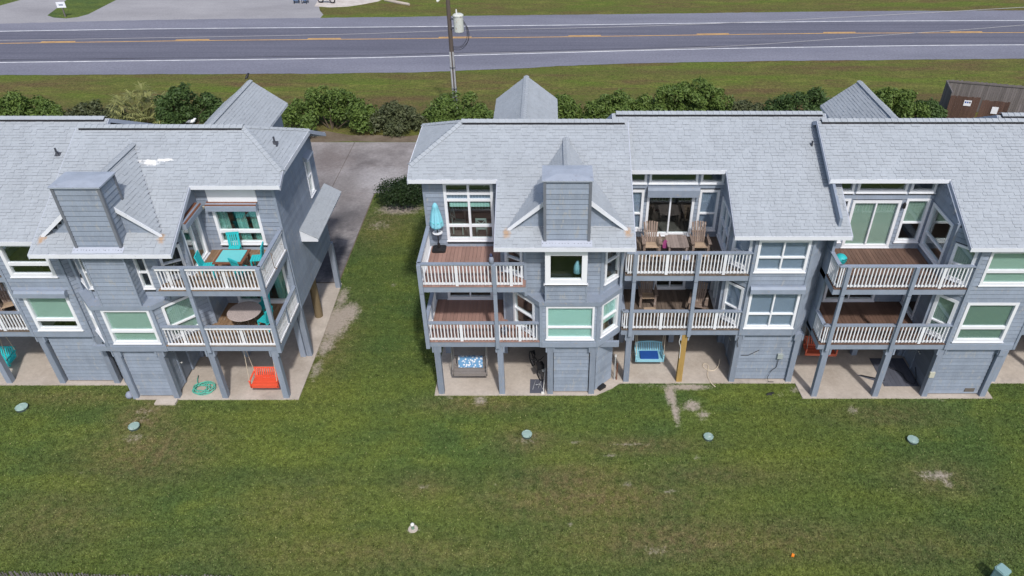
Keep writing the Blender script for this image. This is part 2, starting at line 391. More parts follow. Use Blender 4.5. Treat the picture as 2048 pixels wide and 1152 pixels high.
leaf_mat('leaf_dusty', (0.062, 0.080, 0.038), (0.130, 0.148, 0.070))
leaf_mat('leaf_clipped', (0.015, 0.032, 0.012), (0.042, 0.075, 0.024))
leaf_mat('leaf_palm', (0.14, 0.165, 0.05), (0.33, 0.33, 0.13))

# ------------------------------------------------------------------ mesh helpers
class MB:
    def __init__(s): s.v = []; s.f = []
    def hexa(s, p):
        n = len(s.v); s.v += [tuple(q) for q in p]
        s.f += [tuple(n + i for i in q) for q in ((0, 3, 2, 1), (4, 5, 6, 7), (0, 1, 5, 4), (1, 2, 6, 5), (2, 3, 7, 6), (3, 0, 4, 7))]
        return s
    def box(s, x0, x1, y0, y1, z0, z1):
        x0, x1 = min(x0, x1), max(x0, x1); y0, y1 = min(y0, y1), max(y0, y1)
        return s.hexa([(x0, y0, z0), (x1, y0, z0), (x1, y1, z0), (x0, y1, z0), (x0, y0, z1), (x1, y0, z1), (x1, y1, z1), (x0, y1, z1)])
    def bar(s, a, b, w, h, up=(0, 0, 1)):
        """rectangular bar from a to b, w across, h along the up side"""
        a = Vector(a); b = Vector(b); d = (b - a).normalized(); up = Vector(up)
        if abs(d.dot(up)) > 0.98: up = Vector((0, 1, 0))
        x = d.cross(up).normalized() * (w / 2); z = x.cross(d).normalized() * (h / 2)
        return s.hexa([a - x - z, a + x - z, b + x - z, b - x - z, a - x + z, a + x + z, b + x + z, b - x + z])
    def prism(s, pts, off):
        """closed polygon and the same polygon moved by off"""
        n = len(s.v); k = len(pts); off = Vector(off)
        s.v += [tuple(p) for p in pts] + [tuple(Vector(p) + off) for p in pts]
        s.f.append(tuple(range(n, n + k))); s.f.append(tuple(range(n + 2 * k - 1, n + k - 1, -1)))
        for i in range(k):
            j = (i + 1) % k
            s.f.append((n + i, n + k + i, n + k + j, n + j))
        return s
    def tube(s, pts, r, n=6, closed=False):
        P = [Vector(p) for p in pts]; rs = r if isinstance(r, (list, tuple)) else [r] * len(P); base = len(s.v)
        for i, p in enumerate(P):
            d = (P[min(i + 1, len(P) - 1)] - P[max(i - 1, 0)]).normalized()
            up = Vector((0, 0, 1)) if abs(d.z) < 0.95 else Vector((0, 1, 0))
            x = d.cross(up).normalized(); y = x.cross(d)
            for k in range(n):
                a = 2 * PI * k / n
                s.v.append(tuple(p + (x * math.cos(a) + y * math.sin(a)) * rs[i]))
        for i in range(len(P) - 1):
            for k in range(n):
                k2 = (k + 1) % n
                s.f.append((base + i * n + k, base + i * n + k2, base + (i + 1) * n + k2, base + (i + 1) * n + k))
        s.f.append(tuple(base + k for k in range(n - 1, -1, -1)))
        s.f.append(tuple(base + (len(P) - 1) * n + k for k in range(n)))
        return s
    def lathe(s, prof, n=20, c=(0, 0, 0)):
        base = len(s.v)
        for r, z in prof:
            for k in range(n):
                a = 2 * PI * k / n
                s.v.append((c[0] + r * math.cos(a), c[1] + r * math.sin(a), c[2] + z))
        for i in range(len(prof) - 1):
            for k in range(n):
                k2 = (k + 1) % n
                s.f.append((base + i * n + k, base + i * n + k2, base + (i + 1) * n + k2, base + (i + 1) * n + k))
        s.f.append(tuple(base + k for k in range(n - 1, -1, -1)))
        s.f.append(tuple(base + (len(prof) - 1) * n + k for k in range(n)))
        return s
    def mesh(s, name, org=(0, 0, 0)):
        me = bpy.data.meshes.new(name)
        o = org
        me.from_pydata([(x - o[0], y - o[1], z - o[2]) for x, y, z in s.v], [], s.f)
        me.update()
        return me

def link(name, me, mat, parent=None, smooth=False):
    if mat and not me.materials: me.materials.append(MATS[mat] if isinstance(mat, str) else mat)
    if smooth: me.shade_smooth()
    o = bpy.data.objects.new(name, me)
    COL.objects.link(o)
    if parent: o.parent = parent
    return o

def tag(o, label=None, cat=None, group=None, kind=None):
    if label: o['label'] = label
    if cat: o['category'] = cat
    if group: o['group'] = group
    if kind: o['kind'] = kind
    return o

def thing(name, label, cat, loc=(0, 0, 0), rz=0.0, group=None):
    o = bpy.data.objects.new(name, None)
    o.empty_display_size = 0.2
    COL.objects.link(o)
    o.location = loc; o.rotation_euler = (0, 0, rz)
    return tag(o, label, cat, group)

def part(name, mb, mat, parent, smooth=False, org=(0, 0, 0)):
    return link(name, mb.mesh(name, org), mat, parent, smooth)

def copy_tree(o, parent=None):
    c = o.copy(); COL.objects.link(c); c.parent = parent
    for ch in list(o.children): copy_tree(ch, c)
    return c

UNIT = {}
def unit_mesh(kind, mat):
    """one shared mesh for each kind of small piece and material; the pieces scale it"""
    key = (kind, mat)
    if key not in UNIT:
        mb = MB()
        if kind == 'box': mb.box(0, 1, 0, 1, 0, 1)
        elif kind == 'lap': mb.hexa([(0, -1, 0), (1, -1, 0), (1, 0, 0), (0, 0, 0), (0, -0.35, 1), (1, -0.35, 1), (1, 0, 1), (0, 0, 1)])
        elif kind in ('shingle', 'shingle_thick'): mb.hexa([(0, 0, 0), (1, 0, 0), (1, 1, 0), (0, 1, 0), (0, 0, 1), (1, 0, 1), (1, 1, 0.12), (0, 1, 0.12)])
        elif kind == 'cap':
            mb.hexa([(-0.5, -1, -0.5), (0.5, -1, -0.5), (0.5, 0, 0), (-0.5, 0, 0), (-0.5, -1, -0.3), (0.5, -1, -0.42), (0.5, 0, 0.08), (-0.5, 0, 0.2)])
            mb.hexa([(-0.5, 0, 0), (0.5, 0, 0), (0.5, 1, -0.5), (-0.5, 1, -0.5), (-0.5, 0, 0.2), (0.5, 0, 0.08), (0.5, 1, -0.42), (-0.5, 1, -0.3)])
        me = mb.mesh(kind + '_piece')
        me.materials.append(MATS[mat])
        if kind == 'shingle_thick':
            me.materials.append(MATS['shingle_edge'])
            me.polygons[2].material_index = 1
        UNIT[key] = me
    return UNIT[key]

def piece(name, kind, mat, parent, loc, rot, scale):
    o = bpy.data.objects.new(name, unit_mesh(kind, mat))
    COL.objects.link(o)
    o.parent = parent; o.location = loc; o.rotation_euler = rot; o.scale = scale
    return o

# ================================================================== THE SETTING
SPOTS = [(-10.05, 27.6, 0.75, 1.5, 1.25), (-9.6, 28.3, 0.6, 1.0, 1.15), (-10.1, 25.96, 0.45, 1.0, 1.0), (-10.1, 24.28, 0.3, 0.9, 0.8), (-10.2, 29.6, 0.4, 1.1, 0.9), (5.02, 22.72, 0.24, 0.85, 1.25), (5.08, 21.71, 0.17, 0.9, 1.15), (5.8, 22.1, 0.5, 0.4, 1.0), (6.2, 21.6, 0.35, 0.25, 0.9), (5.78, 23.2, 1.15, 0.2, 1.2), (4.21, 23.27, 1.05, 0.15, 0.6), (2.96, 23.49, 0.32, 0.25, 0.6), (5.99, 21.29, 0.28, 0.22, 0.5), (-2.88, 22.43, 0.41, 0.35, 0.9), (-4.14, 22.58, 0.83, 0.23, 0.5), (-0.87, 20.22, 0.58, 0.37, 0.6), (0.97, 20.09, 0.27, 0.13, 0.7), (3.08, 20.01, 1.16, 0.1, 0.7), (2.28, 19.45, 0.47, 0.1, 0.8), (5.58, 19.33, 0.19, 0.12, 0.7), (-4.63, 17.95, 0.33, 0.14, 0.7), (-2.0, 17.97, 0.29, 0.1, 0.6), (2.82, 18.07, 0.26, 0.13, 0.8), (4.33, 17.72, 0.47, 0.12, 0.7), (4.99, 17.35, 0.25, 0.22, 0.4), (0.69, 16.32, 0.17, 0.15, 0.7), (3.51, 15.28, 0.83, 0.36, 0.5), (0.5, 15.09, 0.2, 0.16, 0.6), (-4.7, 16.08, 0.24, 0.14, 1), (-16.16, 20.35, 0.69, 0.37, 0.6), (-17.31, 18.6, 0.37, 0.24, 0.4), (-10.53, 19.45, 0.28, 0.2, 0.4), (-16.41, 21.57, 0.81, 0.86, 0.5), (14.2, 18.48, 0.83, 0.34, 0.8), (14.51, 18.13, 0.33, 0.33, 0.7), (12.27, 21.85, 0.29, 0.4, 0.7), (10.25, 23.03, 0.3, 0.24, 0.8), (9.55, 22.72, 0.46, 0.25, 0.5), (16.07, 22.43, 0.82, 0.12, 0.6), (-9.62, 36.55, 0.99, 0.9, 0.6), (-8.79, 38.39, 1.45, 0.7, 1.2), (-7.85, 30.65, 0.2, 0.27, 0.7), (-9.15, 25.1, 0.31, 0.2, 0.5), (-13.39, 22.43, 1.24, 0.12, 0.5), (-15.74, 22.14, 1.02, 0.23, 0.5)]
DRY = [(1.43, 17.35, 4.2, 1.0, 0.85), (4.23, 15.68, 4.4, 1.0, 0.8), (7.78, 15.68, 3.0, 0.9, 0.6), (-17.36, 16.49, 2.6, 1.4, 0.5), (-15.29, 19.7, 2.4, 1.6, 0.8), (0.92, 18.25, 2.2, 0.9, 0.8), (-16.3, 21.4, 1.2, 1.2, 0.9), (3.2, 19.9, 2.6, 0.5, 0.7), (-0.87, 20.2, 1.2, 0.8, 0.7), (-3.0, 22.2, 2.2, 0.5, 0.7), (13.5, 21.6, 2.4, 0.8, 0.5), (-9.5, 36.5, 1.8, 2.2, 0.6), (-10.0, 26.5, 1.2, 3.0, 0.6), (6.0, 18.5, 3, 0.7, 0.5), (-4.6, 17.9, 1.3, 0.7, 0.5), (12, 15.4, 4, 0.9, 0.4), (14.3, 18.3, 1.6, 0.9, 0.6), (-20, 22.6, 4, 0.5, 0.5), (-6, 15.2, 6, 0.8, 0.5), (-9, 17, 2.5, 1.4, 0.35)]

def axis(parts):
    out = []
    for a, b, st in parts:
        out += list(np.arange(a, b - 1e-6, st))
    out.append(parts[-1][1])
    return np.array(out)
gx = axis([(-700, -120, 58), (-120, -60, 6), (-60, -26, 1.0), (-26, 22, 0.16), (22, 60, 1.0), (60, 120, 6), (120, 700, 58)])
gy = axis([(-300, -20, 40), (-20, 12, 4), (12, 32, 0.14), (32, 48, 0.5), (48, 100, 1.0), (100, 160, 6), (160, 1000, 60)])
X, Y = np.meshgrid(gx, gy)
Xf, Yf = X.ravel(), Y.ravel()
dirt = np.zeros_like(Xf); dry = np.zeros_like(Xf)
for x, y, rx, ry, s in SPOTS:
    dirt = np.maximum(dirt, s * np.exp(-0.9 * (((Xf - x) / rx) ** 2 + ((Yf - y) / ry) ** 2)) * 1.05)
for x, y, rx, ry, s in DRY:
    dry = np.maximum(dry, s * np.exp(-(((Xf - x) / rx) ** 2 + ((Yf - y) / ry) ** 2)))
sm = lambda a, b, v: (lambda q: q * q * (3 - 2 * q))(np.clip((v - a) / (b - a), 0, 1))
verge = sm(43, 50, Yf)
dry = np.maximum(dry, 0.85 * np.exp(-((Yf - 54.3 - 0.02 * Xf) / 2.0) ** 2))
dry = np.maximum(dry, 0.55 * np.exp(-((Yf - 60.8 - 0.05 * (Xf + 10)) / 0.9) ** 2))
dry = np.maximum(dry, 0.5 * np.exp(-((Yf - 80.5 - 0.02 * Xf) / 1.0) ** 2))
me = bpy.data.meshes.new('ground')
nx, ny = len(gx), len(gy)
co = np.stack([Xf, Yf, np.zeros_like(Xf)], 1)
me.vertices.add(nx * ny); me.vertices.foreach_set('co', co.ravel())
ii, jj = np.meshgrid(np.arange(nx - 1), np.arange(ny - 1))
a = (jj * nx + ii).ravel()
q = np.stack([a, a + 1, a + 1 + nx, a + nx], 1).astype(np.int32)
me.loops.add(q.size); me.loops.foreach_set('vertex_index', q.ravel())
me.polygons.add(len(q)); me.polygons.foreach_set('loop_start', np.arange(0, q.size, 4, dtype=np.int32))
me.update(); me.validate()
for nm, arr in (('dirt', dirt), ('dry', dry), ('verge', verge)):
    at = me.attributes.new(nm, 'FLOAT', 'POINT'); at.data.foreach_set('value', arr.astype(np.float32))
tag(link('ground', me, 'grass'), kind='structure')

def struct(name, mb, mat, parent=None):
    o = part(name, mb, mat, parent)
    if not parent: o['kind'] = 'structure'
    return o

def strip(mb, lo, hi, xs, z):
    n = len(mb.v)
    for x in xs:
        mb.v.append((x, lo(x), z)); mb.v.append((x, hi(x), z))
    for i in range(len(xs) - 1):
        k = n + 2 * i
        mb.f.append((k, k + 2, k + 3, k + 1))
    return mb

def curve(pts):
    px = [p[0] for p in pts]; py = [p[1] for p in pts]
    s0 = (py[1] - py[0]) / (px[1] - px[0]); s1 = (py[-1] - py[-2]) / (px[-1] - px[-2])
    def raw(x):
        if x < px[0]: return py[0] + (x - px[0]) * s0
        if x > px[-1]: return py[-1] + (x - px[-1]) * s1
        return float(np.interp(x, px, py))
    return lambda x: sum(raw(x + d) for d in (-5, -2.5, 0, 2.5, 5)) / 5
near = curve([(-48, 60.9), (-29, 61.2), (-16.7, 61.35), (-8.4, 61.75), (-2.1, 62.75), (4.3, 63.7), (13, 64.25), (26, 64.7), (41.5, 65.1)])
wnear = curve([(-50, 64.0), (-32.7, 64.65), (-17.5, 65.2), (-8.9, 65.9), (13.6, 67.8), (34.4, 68.8), (43.5, 68.95)])
yel = curve([(-51, 69.4), (-31.4, 70.35), (-18.8, 70.65), (-9.4, 71.0), (2.8, 71.45), (14.3, 72.0), (26.8, 72.55), (45.5, 72.75)])
wfar = curve([(-53, 73.1), (-36.5, 74.0), (-19.6, 74.4), (-2.5, 74.95), (15, 75.8), (30, 76.5), (47.5, 76.7)])
far = curve([(-54, 75.7), (-40, 77.0), (-20, 77.8), (-5, 78.55), (15.5, 79.35), (31, 80.15), (49.4, 80.4)])
XS = list(np.linspace(-170, 170, 140))
XE = list(np.linspace(-170, 170, 900))
edge = lambda x, k: 0.10 * noise.noise((x * 0.9, k, 0)) + 0.12 * noise.noise((x * 0.23, k, 3)) + 0.05 * noise.noise((x * 3.1, k, 7))
struct('parking_lot', MB().prism([(-170, 70, 0.006), (-23.4, 70, 0.006), (-23.3, 78.9, 0.006), (-24.0, 80.3, 0.006), (-24.6, 82.2, 0.006), (-25.2, 85, 0.006), (-25.6, 100, 0.006), (-25.6, 150, 0.006), (-170, 150, 0.006)], (0, 0, -0.05)), 'lot')
struct('grass_island', MB().prism([(-51.5, 78.6, 0.01), (-50.4, 77.8, 0.01), (-49.0, 77.5, 0.01), (-48.1, 77.9, 0.01), (-47.5, 79.0, 0.01), (-47.4, 81.5, 0.01), (-47.2, 86, 0.01), (-47, 96, 0.01), (-54.5, 96, 0.01), (-52.8, 85, 0.01), (-52, 81.5, 0.01)], (0, 0, -0.05)), 'grass')
struct('grass_island', MB().prism([(-100, 81.3, 0.01), (-62, 81.5, 0.01), (-58.6, 82.2, 0.01), (-57.6, 84.8, 0.01), (-57.2, 96, 0.01), (-100, 96, 0.01)], (0, 0, -0.05)), 'grass')
struct('gravel_patch', MB().prism([(-25.0, 82.0, 0.012), (-23.2, 81.6, 0.012), (-21.5, 81.9, 0.012), (-20.3, 82.6, 0.012), (-18.6, 84.0, 0.012), (-17.5, 87, 0.012), (-25.5, 87, 0.012)], (0, 0, -0.05)), 'shell_gravel')
road = struct('road', strip(MB(), lambda x: near(x) + edge(x, 1), lambda x: far(x) + edge(x, 5), XE, 0.016), 'asphalt_shoulder')
part('lane_surface', strip(MB(), wnear, wfar, XS, 0.020), 'asphalt_lane', road)
for f, w in ((wnear, 0.17), (wfar, 0.17)):
    part('edge_line', strip(MB(), lambda x: f(x) - w / 2, lambda x: f(x) + w / 2, XS, 0.025), 'paint_white', road)
part('centre_line', strip(MB(), lambda x: yel(x) - 0.13, lambda x: yel(x) + 0.03, XS, 0.025), 'paint_yellow', road)
for k in range(-6, 7):
    c = -8.95 + 12.25 * k
    part('dash', strip(MB(), lambda x: yel(x) + 0.12, lambda x: yel(x) + 0.34, list(np.linspace(c - 1.55, c + 1.55, 6)), 0.025), 'paint_yellow', road)
part('tar_seam', strip(MB(), lambda x: wnear(x) + 0.62 + 0.03 * math.sin(x * 0.7), lambda x: wnear(x) + 0.72 + 0.04 * math.sin(x * 0.5 + 1), XS[20:-60], 0.024), 'tar', road)

# driveway: cast panels with open joints on a darker base
drv = struct('driveway', MB().prism([(-60, 30.8, 0.004), (-10.62, 30.8, 0.004), (-10.62, 40.3, 0.004), (60, 40.3, 0.004), (60, 47.68, 0.004), (-60, 47.68, 0.004)], (0, 0, -0.1)), 'mulch')
ycuts = [30.85, 35.0, 40.3, 44.0, 47.65]
for r in range(4):
    xr = -10.65 if r < 2 else 35
    x = xr
    while x > -32:
        x2 = x - 4.4
        part('panel', MB().box(x2 + 0.015, x - 0.015, ycuts[r] + 0.012, ycuts[r + 1] - 0.012, 0.0, 0.03), 'drive', drv)
        x = x2
bed = []
for i in range(61):
    x = -60 + 2 * i
    bed.append((x, 47.78 + 0.12 * math.sin(x * 1.3), 0.008))
for i in range(60, -1, -1):
    x = -60 + 2 * i
    bed.append((x, 49.0 + 0.4 * math.sin(x * 0.7) + 0.3 * math.sin(x * 1.9), 0.008))
struct('planting_bed', MB().prism(bed, (0, 0, -0.05)), 'mulch')

# patio slabs under the houses
SLABS = ([(-26.2, 23.3), (-17.75, 23.3), (-17.05, 22.43), (-10.35, 22.43), (-10.35, 26.5), (-10.45, 30.75), (-26.2, 30.75)],
            [(-4.78, 22.68), (1.9, 22.68), (2.6, 23.1), (2.95, 23.42), (10.35, 23.42), (10.42, 22.5), (18.25, 22.5), (18.25, 23.42), (26, 23.42), (26, 32), (-4.78, 32)])
for pts in SLABS:
    struct('patio_slab', MB().prism([(x, y, 0.05) for x, y in pts], (0, 0, -0.3)), 'slab')

# short mown grass: real blades over the near lawn, thinner where the soil is bare
def in_poly(px, py, pts):
    c = np.zeros(len(px), bool); n = len(pts)
    for i in range(n):
        (x0, y0), (x1, y1) = pts[i], pts[(i + 1) % n]
        with np.errstate(divide='ignore', invalid='ignore'):
            hit = ((y0 > py) != (y1 > py)) & (px < (x1 - x0) * (py - y0) / (y1 - y0 + 1e-12) + x0)
        c ^= hit
    return c
N = 700000
bxs = rng.uniform(-28, 25, N); bys = 11.5 + (42 - 11.5) * rng.random(N) ** 1.35
ok = (np.abs(bxs - 0 + 0.5) < 0.80 * bys + 13)
ok &= ~((bys > 23.6) & ((bxs < -10.6) | (bxs > -4.6)))
dd = np.zeros(N)
for x, y, rx, ry, st in SPOTS: dd = np.maximum(dd, st * np.exp(-0.9 * (((bxs - x) / rx) ** 2 + ((bys - y) / ry) ** 2)))
ok &= rng.random(N) > dd * 1.05
for pts in SLABS: ok &= ~in_poly(bxs, bys, [(x, y + 0.03) for x, y in pts])
ok &= ~((bxs < -10.64) & (bys > 30.8)) & (bys < 40.2)
bxs, bys, dd = bxs[ok], bys[ok], dd[ok]; n = len(bxs)
ky = np.zeros(n)
for x, y, rx, ry, st in DRY: ky = np.maximum(ky, st * np.exp(-(((bxs - x) / rx) ** 2 + ((bys - y) / ry) ** 2)))
an = rng.uniform(0, 2 * PI, n); ln = rng.uniform(0.03, 0.075, n); wd = rng.uniform(0.011, 0.026, n); lean = rng.uniform(0.2, 1.1, n); la = rng.uniform(0, 2 * PI, n)
V = np.zeros((n, 3, 3))
V[:, 0, 0] = bxs - np.cos(an) * wd; V[:, 0, 1] = bys - np.sin(an) * wd
V[:, 1, 0] = bxs + np.cos(an) * wd; V[:, 1, 1] = bys + np.sin(an) * wd
V[:, 2, 0] = bxs + np.cos(la) * np.sin(lean) * ln; V[:, 2, 1] = bys + np.sin(la) * np.sin(lean) * ln; V[:, 2, 2] = np.cos(lean) * ln
me = bpy.data.meshes.new('grass')
me.vertices.add(3 * n); me.vertices.foreach_set('co', V.ravel())
me.loops.add(3 * n); me.loops.foreach_set('vertex_index', np.arange(3 * n, dtype=np.int32))
me.polygons.add(n); me.polygons.foreach_set('loop_start', np.arange(0, 3 * n, 3, dtype=np.int32))
me.update(); me.validate()
at = me.attributes.new('dry', 'FLOAT', 'POINT'); at.data.foreach_set('value', np.repeat(ky, 3).astype(np.float32))
tag(link('grass', me, 'grass_blade'), 'short mown green grass of the lawn before the houses', 'grass', None, 'stuff')

# ================================================================== HOUSES
SLOPE = 0.5
CAMP = Vector((0, 0, 21.6))

class House:
    """one townhouse. Plan coordinates: x across from its deck side, y back from its front plane"""
    def __init__(s, label, X0, Y0, mir, dz, group='townhouses along the lawn'):
        s.X0, s.Y0, s.m, s.dz = X0, Y0, mir, dz
        s.org = (X0, Y0, 0)
        s.root = thing('townhouse', label, 'townhouse', s.org, 0, group)
        s.sh = []            # shingles waiting to be built
    def P(s, x, y, z=0.0): return Vector((s.X0 + s.m * x, s.Y0 + y, z))
    def part(s, name, mb, mat, parent=None): return part(name, mb, mat, parent or s.root, org=s.org)
    def box(s, name, x0, x1, y0, y1, z0, z1, mat, parent=None):
        a, b = s.P(x0, y0), s.P(x1, y1)
        return s.part(name, MB().box(a.x, b.x, a.y, b.y, z0, z1), mat, parent)
    def piece(s, name, kind, mat, parent, p, rot, scale):
        return piece(name, kind, mat, parent, (p[0] - s.X0, p[1] - s.Y0, p[2]), rot, scale)

    # -------------------------------------------------- walls of lapped boards
    def wall(s, pa, pb, z0, z1, holes=(), top=None, mat='siding', back=0.12, expo=0.19, name='wall', joints=None):
        joints = (top is None) if joints is None else joints
        """pa to pb in plan, outside on the right hand when not mirrored; holes (u0,u1,z0,z1)"""
        A, B = s.P(*pa), s.P(*pb)
        if s.m < 0: A, B = B, A
        L = (B - A).length
        if s.m < 0: holes = [(L - h[1], L - h[0], h[2], h[3]) for h in holes]
        tp = (lambda u: z1) if top is None else ((lambda u: top(L - u)) if s.m < 0 else top)
        d = (B - A).normalized(); n = Vector((d.y, -d.x, 0))       # n points outside
        ang = math.atan2(d.y, d.x)
        mb = MB()
        us = sorted({0, L, *[h[0] for h in holes], *[h[1] for h in holes]})
        zs = sorted({z0, z1, *[h[2] for h in holes], *[h[3] for h in holes]})
        for u0, u1 in zip(us, us[1:]):
            for za, zb in zip(zs, zs[1:]):
                um, zm = (u0 + u1) / 2, (za + zb) / 2
                if any(h[0] < um < h[1] and h[2] < zm < h[3] for h in holes): continue
                t0, t1 = min(zb, tp(u0)), min(zb, tp(u1))
                if t0 <= za and t1 <= za: continue
                t0, t1 = max(t0, za + 1e-3), max(t1, za + 1e-3)
                p0, p1 = A + d * u0, A + d * u1; bk = -n * back
                mb.hexa([p0 + Vector((0, 0, za)), p1 + Vector((0, 0, za)), p1 + bk + Vector((0, 0, za)), p0 + bk + Vector((0, 0, za)),
                         p0 + Vector((0, 0, t0)), p1 + Vector((0, 0, t1)), p1 + bk + Vector((0, 0, t1)), p0 + bk + Vector((0, 0, t0))])
        w = s.part(name, mb, 'siding_lap_shade' if joints else mat)
        z = z0
        while z < z1 - 0.02:
            zt = min(z + expo, z1)
            # span of the course under a sloping top
            iv = [(0.0, L)]
            if top is not None:
                ok = [u for u in np.linspace(0, L, 60) if tp(u) > zt - 0.02]
                iv = [(min(ok), max(ok))] if ok else []
            for h in holes:
                if h[2] < zt - 0.03 and h[3] > z + 0.03:
                    nv = []
                    for u0, u1 in iv:
                        if h[1] <= u0 or h[0] >= u1: nv.append((u0, u1)); continue
                        if h[0] > u0: nv.append((u0, h[0]))
                        if h[1] < u1: nv.append((h[1], u1))
                    iv = nv
            for u0, u1 in iv:
                if u1 - u0 < 0.04: continue
                cuts = [u0]
                if u1 - u0 > 3.0 and random.random() < 0.7: cuts.append(u0 + random.uniform(0.3, 0.7) * (u1 - u0))
                cuts.append(u1)
                for c0, c1 in zip(cuts, cuts[1:]):
                    p = A + d * c0 + n * 0.001
                    s.piece('siding_board', 'lap', mat, w, (p.x, p.y, z), (0, 0, ang), (c1 - c0 - 0.006, 0.026 + random.uniform(-0.002, 0.003), zt - z - (0.022 if joints else 0.012)))
            z += expo
        return A, d, n

    def post(s, name, x, y, w, z0, z1, mat='trim_grey', d=None, parent=None):
        d = d or w
        return s.box(name, x - w / 2, x + w / 2, y - d / 2, y + d / 2, z0, z1, mat, parent)

    # -------------------------------------------------- windows
    def window(s, pa, pb, u0, u1, z0, z1, hsplit=(), vsplit=(), cover=None, cover_h=1.0, case=0.10, inset=0.03, name='window', frame='white', proud=0.045, cover_mat=None, split_w=0.06, cases=None):
        """frame proud of the wall line pa-pb, glass set back, blind or curtain behind the glass"""
        A, B = s.P(*pa), s.P(*pb)
        L = (B - A).length
        if s.m < 0:
            A, B = B, A; u0, u1 = L - u1, L - u0; vsplit = [1 - v for v in vsplit]
        d = (B - A).normalized(); n = Vector((d.y, -d.x, 0)); Z = Vector((0, 0, 1))
        def bx(mb, a, b, za, zb, o0, o1):
            p = [A + d * a + n * o1, A + d * b + n * o1, A + d * b + n * o0, A + d * a + n * o0]
            mb.hexa([q + Z * za for q in p] + [q + Z * zb for q in p])
        mb = MB()
        c = case
        bx(mb, u0, u0 + c, z0, z1, -0.10, proud); bx(mb, u1 - c, u1, z0, z1, -0.10, proud)
        bx(mb, u0 + c, u1 - c, z1 - c, z1, -0.10, proud - 0.002); bx(mb, u0 + c, u1 - c, z0, z0 + c, -0.10, proud - 0.002)
        bx(mb, u0 - 0.03, u1 + 0.03, z0 - 0.04, z0 - 0.002, -0.02, proud + 0.03)       # sill
        h = z1 - z0
        for k in hsplit: bx(mb, u0 + c, u1 - c, z0 + h * k - split_w / 2, z0 + h * k + split_w / 2, -0.09, proud - 0.015)
        for k in vsplit: bx(mb, u0 + (u1 - u0) * k - split_w / 2, u0 + (u1 - u0) * k + split_w / 2, z0 + c, z1 - c, -0.09, proud - 0.012)
        w = s.part(name, mb, frame)
        hs = [z0 + c] + [z0 + h * k for k in sorted(hsplit)] + [z1 - c]
        vs = [u0 + c] + [u0 + (u1 - u0) * k for k in sorted(vsplit)] + [u1 - c]
        for za, zb in zip(hs, hs[1:]):
            for ua, ub in zip(vs, vs[1:]):
                pm_ = MB(); bx(pm_, ua - 0.01, ub + 0.01, za - 0.01, zb + 0.01, -inset - 0.012, -inset)
                s.part('pane', pm_, 'glass', w)
        if cover == 'blind':
            bm_ = MB(); zz = z1 - c; bot = z1 - c - (h - 2 * c) * cover_h
            while zz > bot + 0.02:
                p0 = A + d * (u0 + c) - n * 0.085; p1 = A + d * (u1 - c) - n * 0.085
                q0 = p0 + n * 0.02; q1 = p1 + n * 0.02
                k = len(bm_.v)
                bm_.v += [tuple(q0 + Z * (zz - 0.052)), tuple(q1 + Z * (zz - 0.052)), tuple(p1 + Z * zz), tuple(p0 + Z * zz)]
                bm_.f.append((k, k + 1, k + 2, k + 3))
                zz -= 0.05
            bx(bm_, u0 + c, u1 - c, bot - 0.02, bot + 0.01, -0.09, -0.06)
            s.part('blind', bm_, cover_mat or 'blind_green', w)
        elif cover == 'curtain':
            for ca, cb in cases or ((0.04, 0.26), (0.42, 0.64), (0.74, 0.98)):
                cm = MB(); N = 26; W = u1 - u0
                for i in range(N + 1):
                    f = i / N
                    for zz, sh in ((z0 + 0.02, 0.10), (z1 - c, 0.0)):
                        uu = u0 + W * (ca + (cb - ca) * f) + sh * W * 0.25
                        p = A + d * uu - n * (0.16 + 0.035 * math.sin(f * 26) + 0.012 * math.sin(f * 61))
                        cm.v.append(tuple(p + Z * zz))
                for i in range(N): cm.f.append((2 * i, 2 * i + 2, 2 * i + 3, 2 * i + 1))
                s.part('curtain', cm, cover_mat or 'curtain_aqua', w)
        return w

    # -------------------------------------------------- railing
    def railing(s, pa, pb, zf, zt, posts=(), breaks=(), mat='white', gap=0.135):
        """grey cap, white rails and pickets; posts are plan distances of grey posts, breaks of wide white pickets"""
        A, B = s.P(*pa), s.P(*pb); L = (B - A).length
        d = (B - A).normalized(); n = Vector((d.y, -d.x, 0)); ang = math.atan2(d.y, d.x)
        mb = MB()
        mb.bar(A + Vector((0, 0, zt - 0.02)), B + Vector((0, 0, zt - 0.02)), 0.15, 0.04)
        r = s.part('railing', mb, 'trim_grey')
        ends = [0] + list(posts) + [L]
        for a, b in zip(ends, ends[1:]):
            a += 0.07; b -= 0.07
            if b - a < 0.05: continue
            for z, hh, nm in ((zf + 0.07, 0.075, 'bottom_rail'), (zt - 0.085, 0.08, 'top_rail')):
                p = A + d * a - n * -0.0
                s.piece(nm, 'box', mat, r, (p.x - n.x * 0.02, p.y - n.y * 0.02, z - hh / 2), (0, 0, ang), (b - a, 0.045, hh))
            k = max(2, int(round((b - a) / gap)))
            for i in range(k + 1):
                u = a + 0.02 + (b - a - 0.04) * i / k
                wide = any(abs(u - q) < gap / 2 for q in breaks)
                ww = 0.11 if wide else random.uniform(0.038, 0.044)
                p = A + d * (u - ww / 2) + n * (0.03 if wide else 0.024)
                s.piece('baluster', 'box', mat, r, (p.x, p.y, zf + (0.0 if wide else 0.05)), (0, 0, ang), (ww, 0.035, zt - zf - (0.045 if wide else 0.09)))
        return r

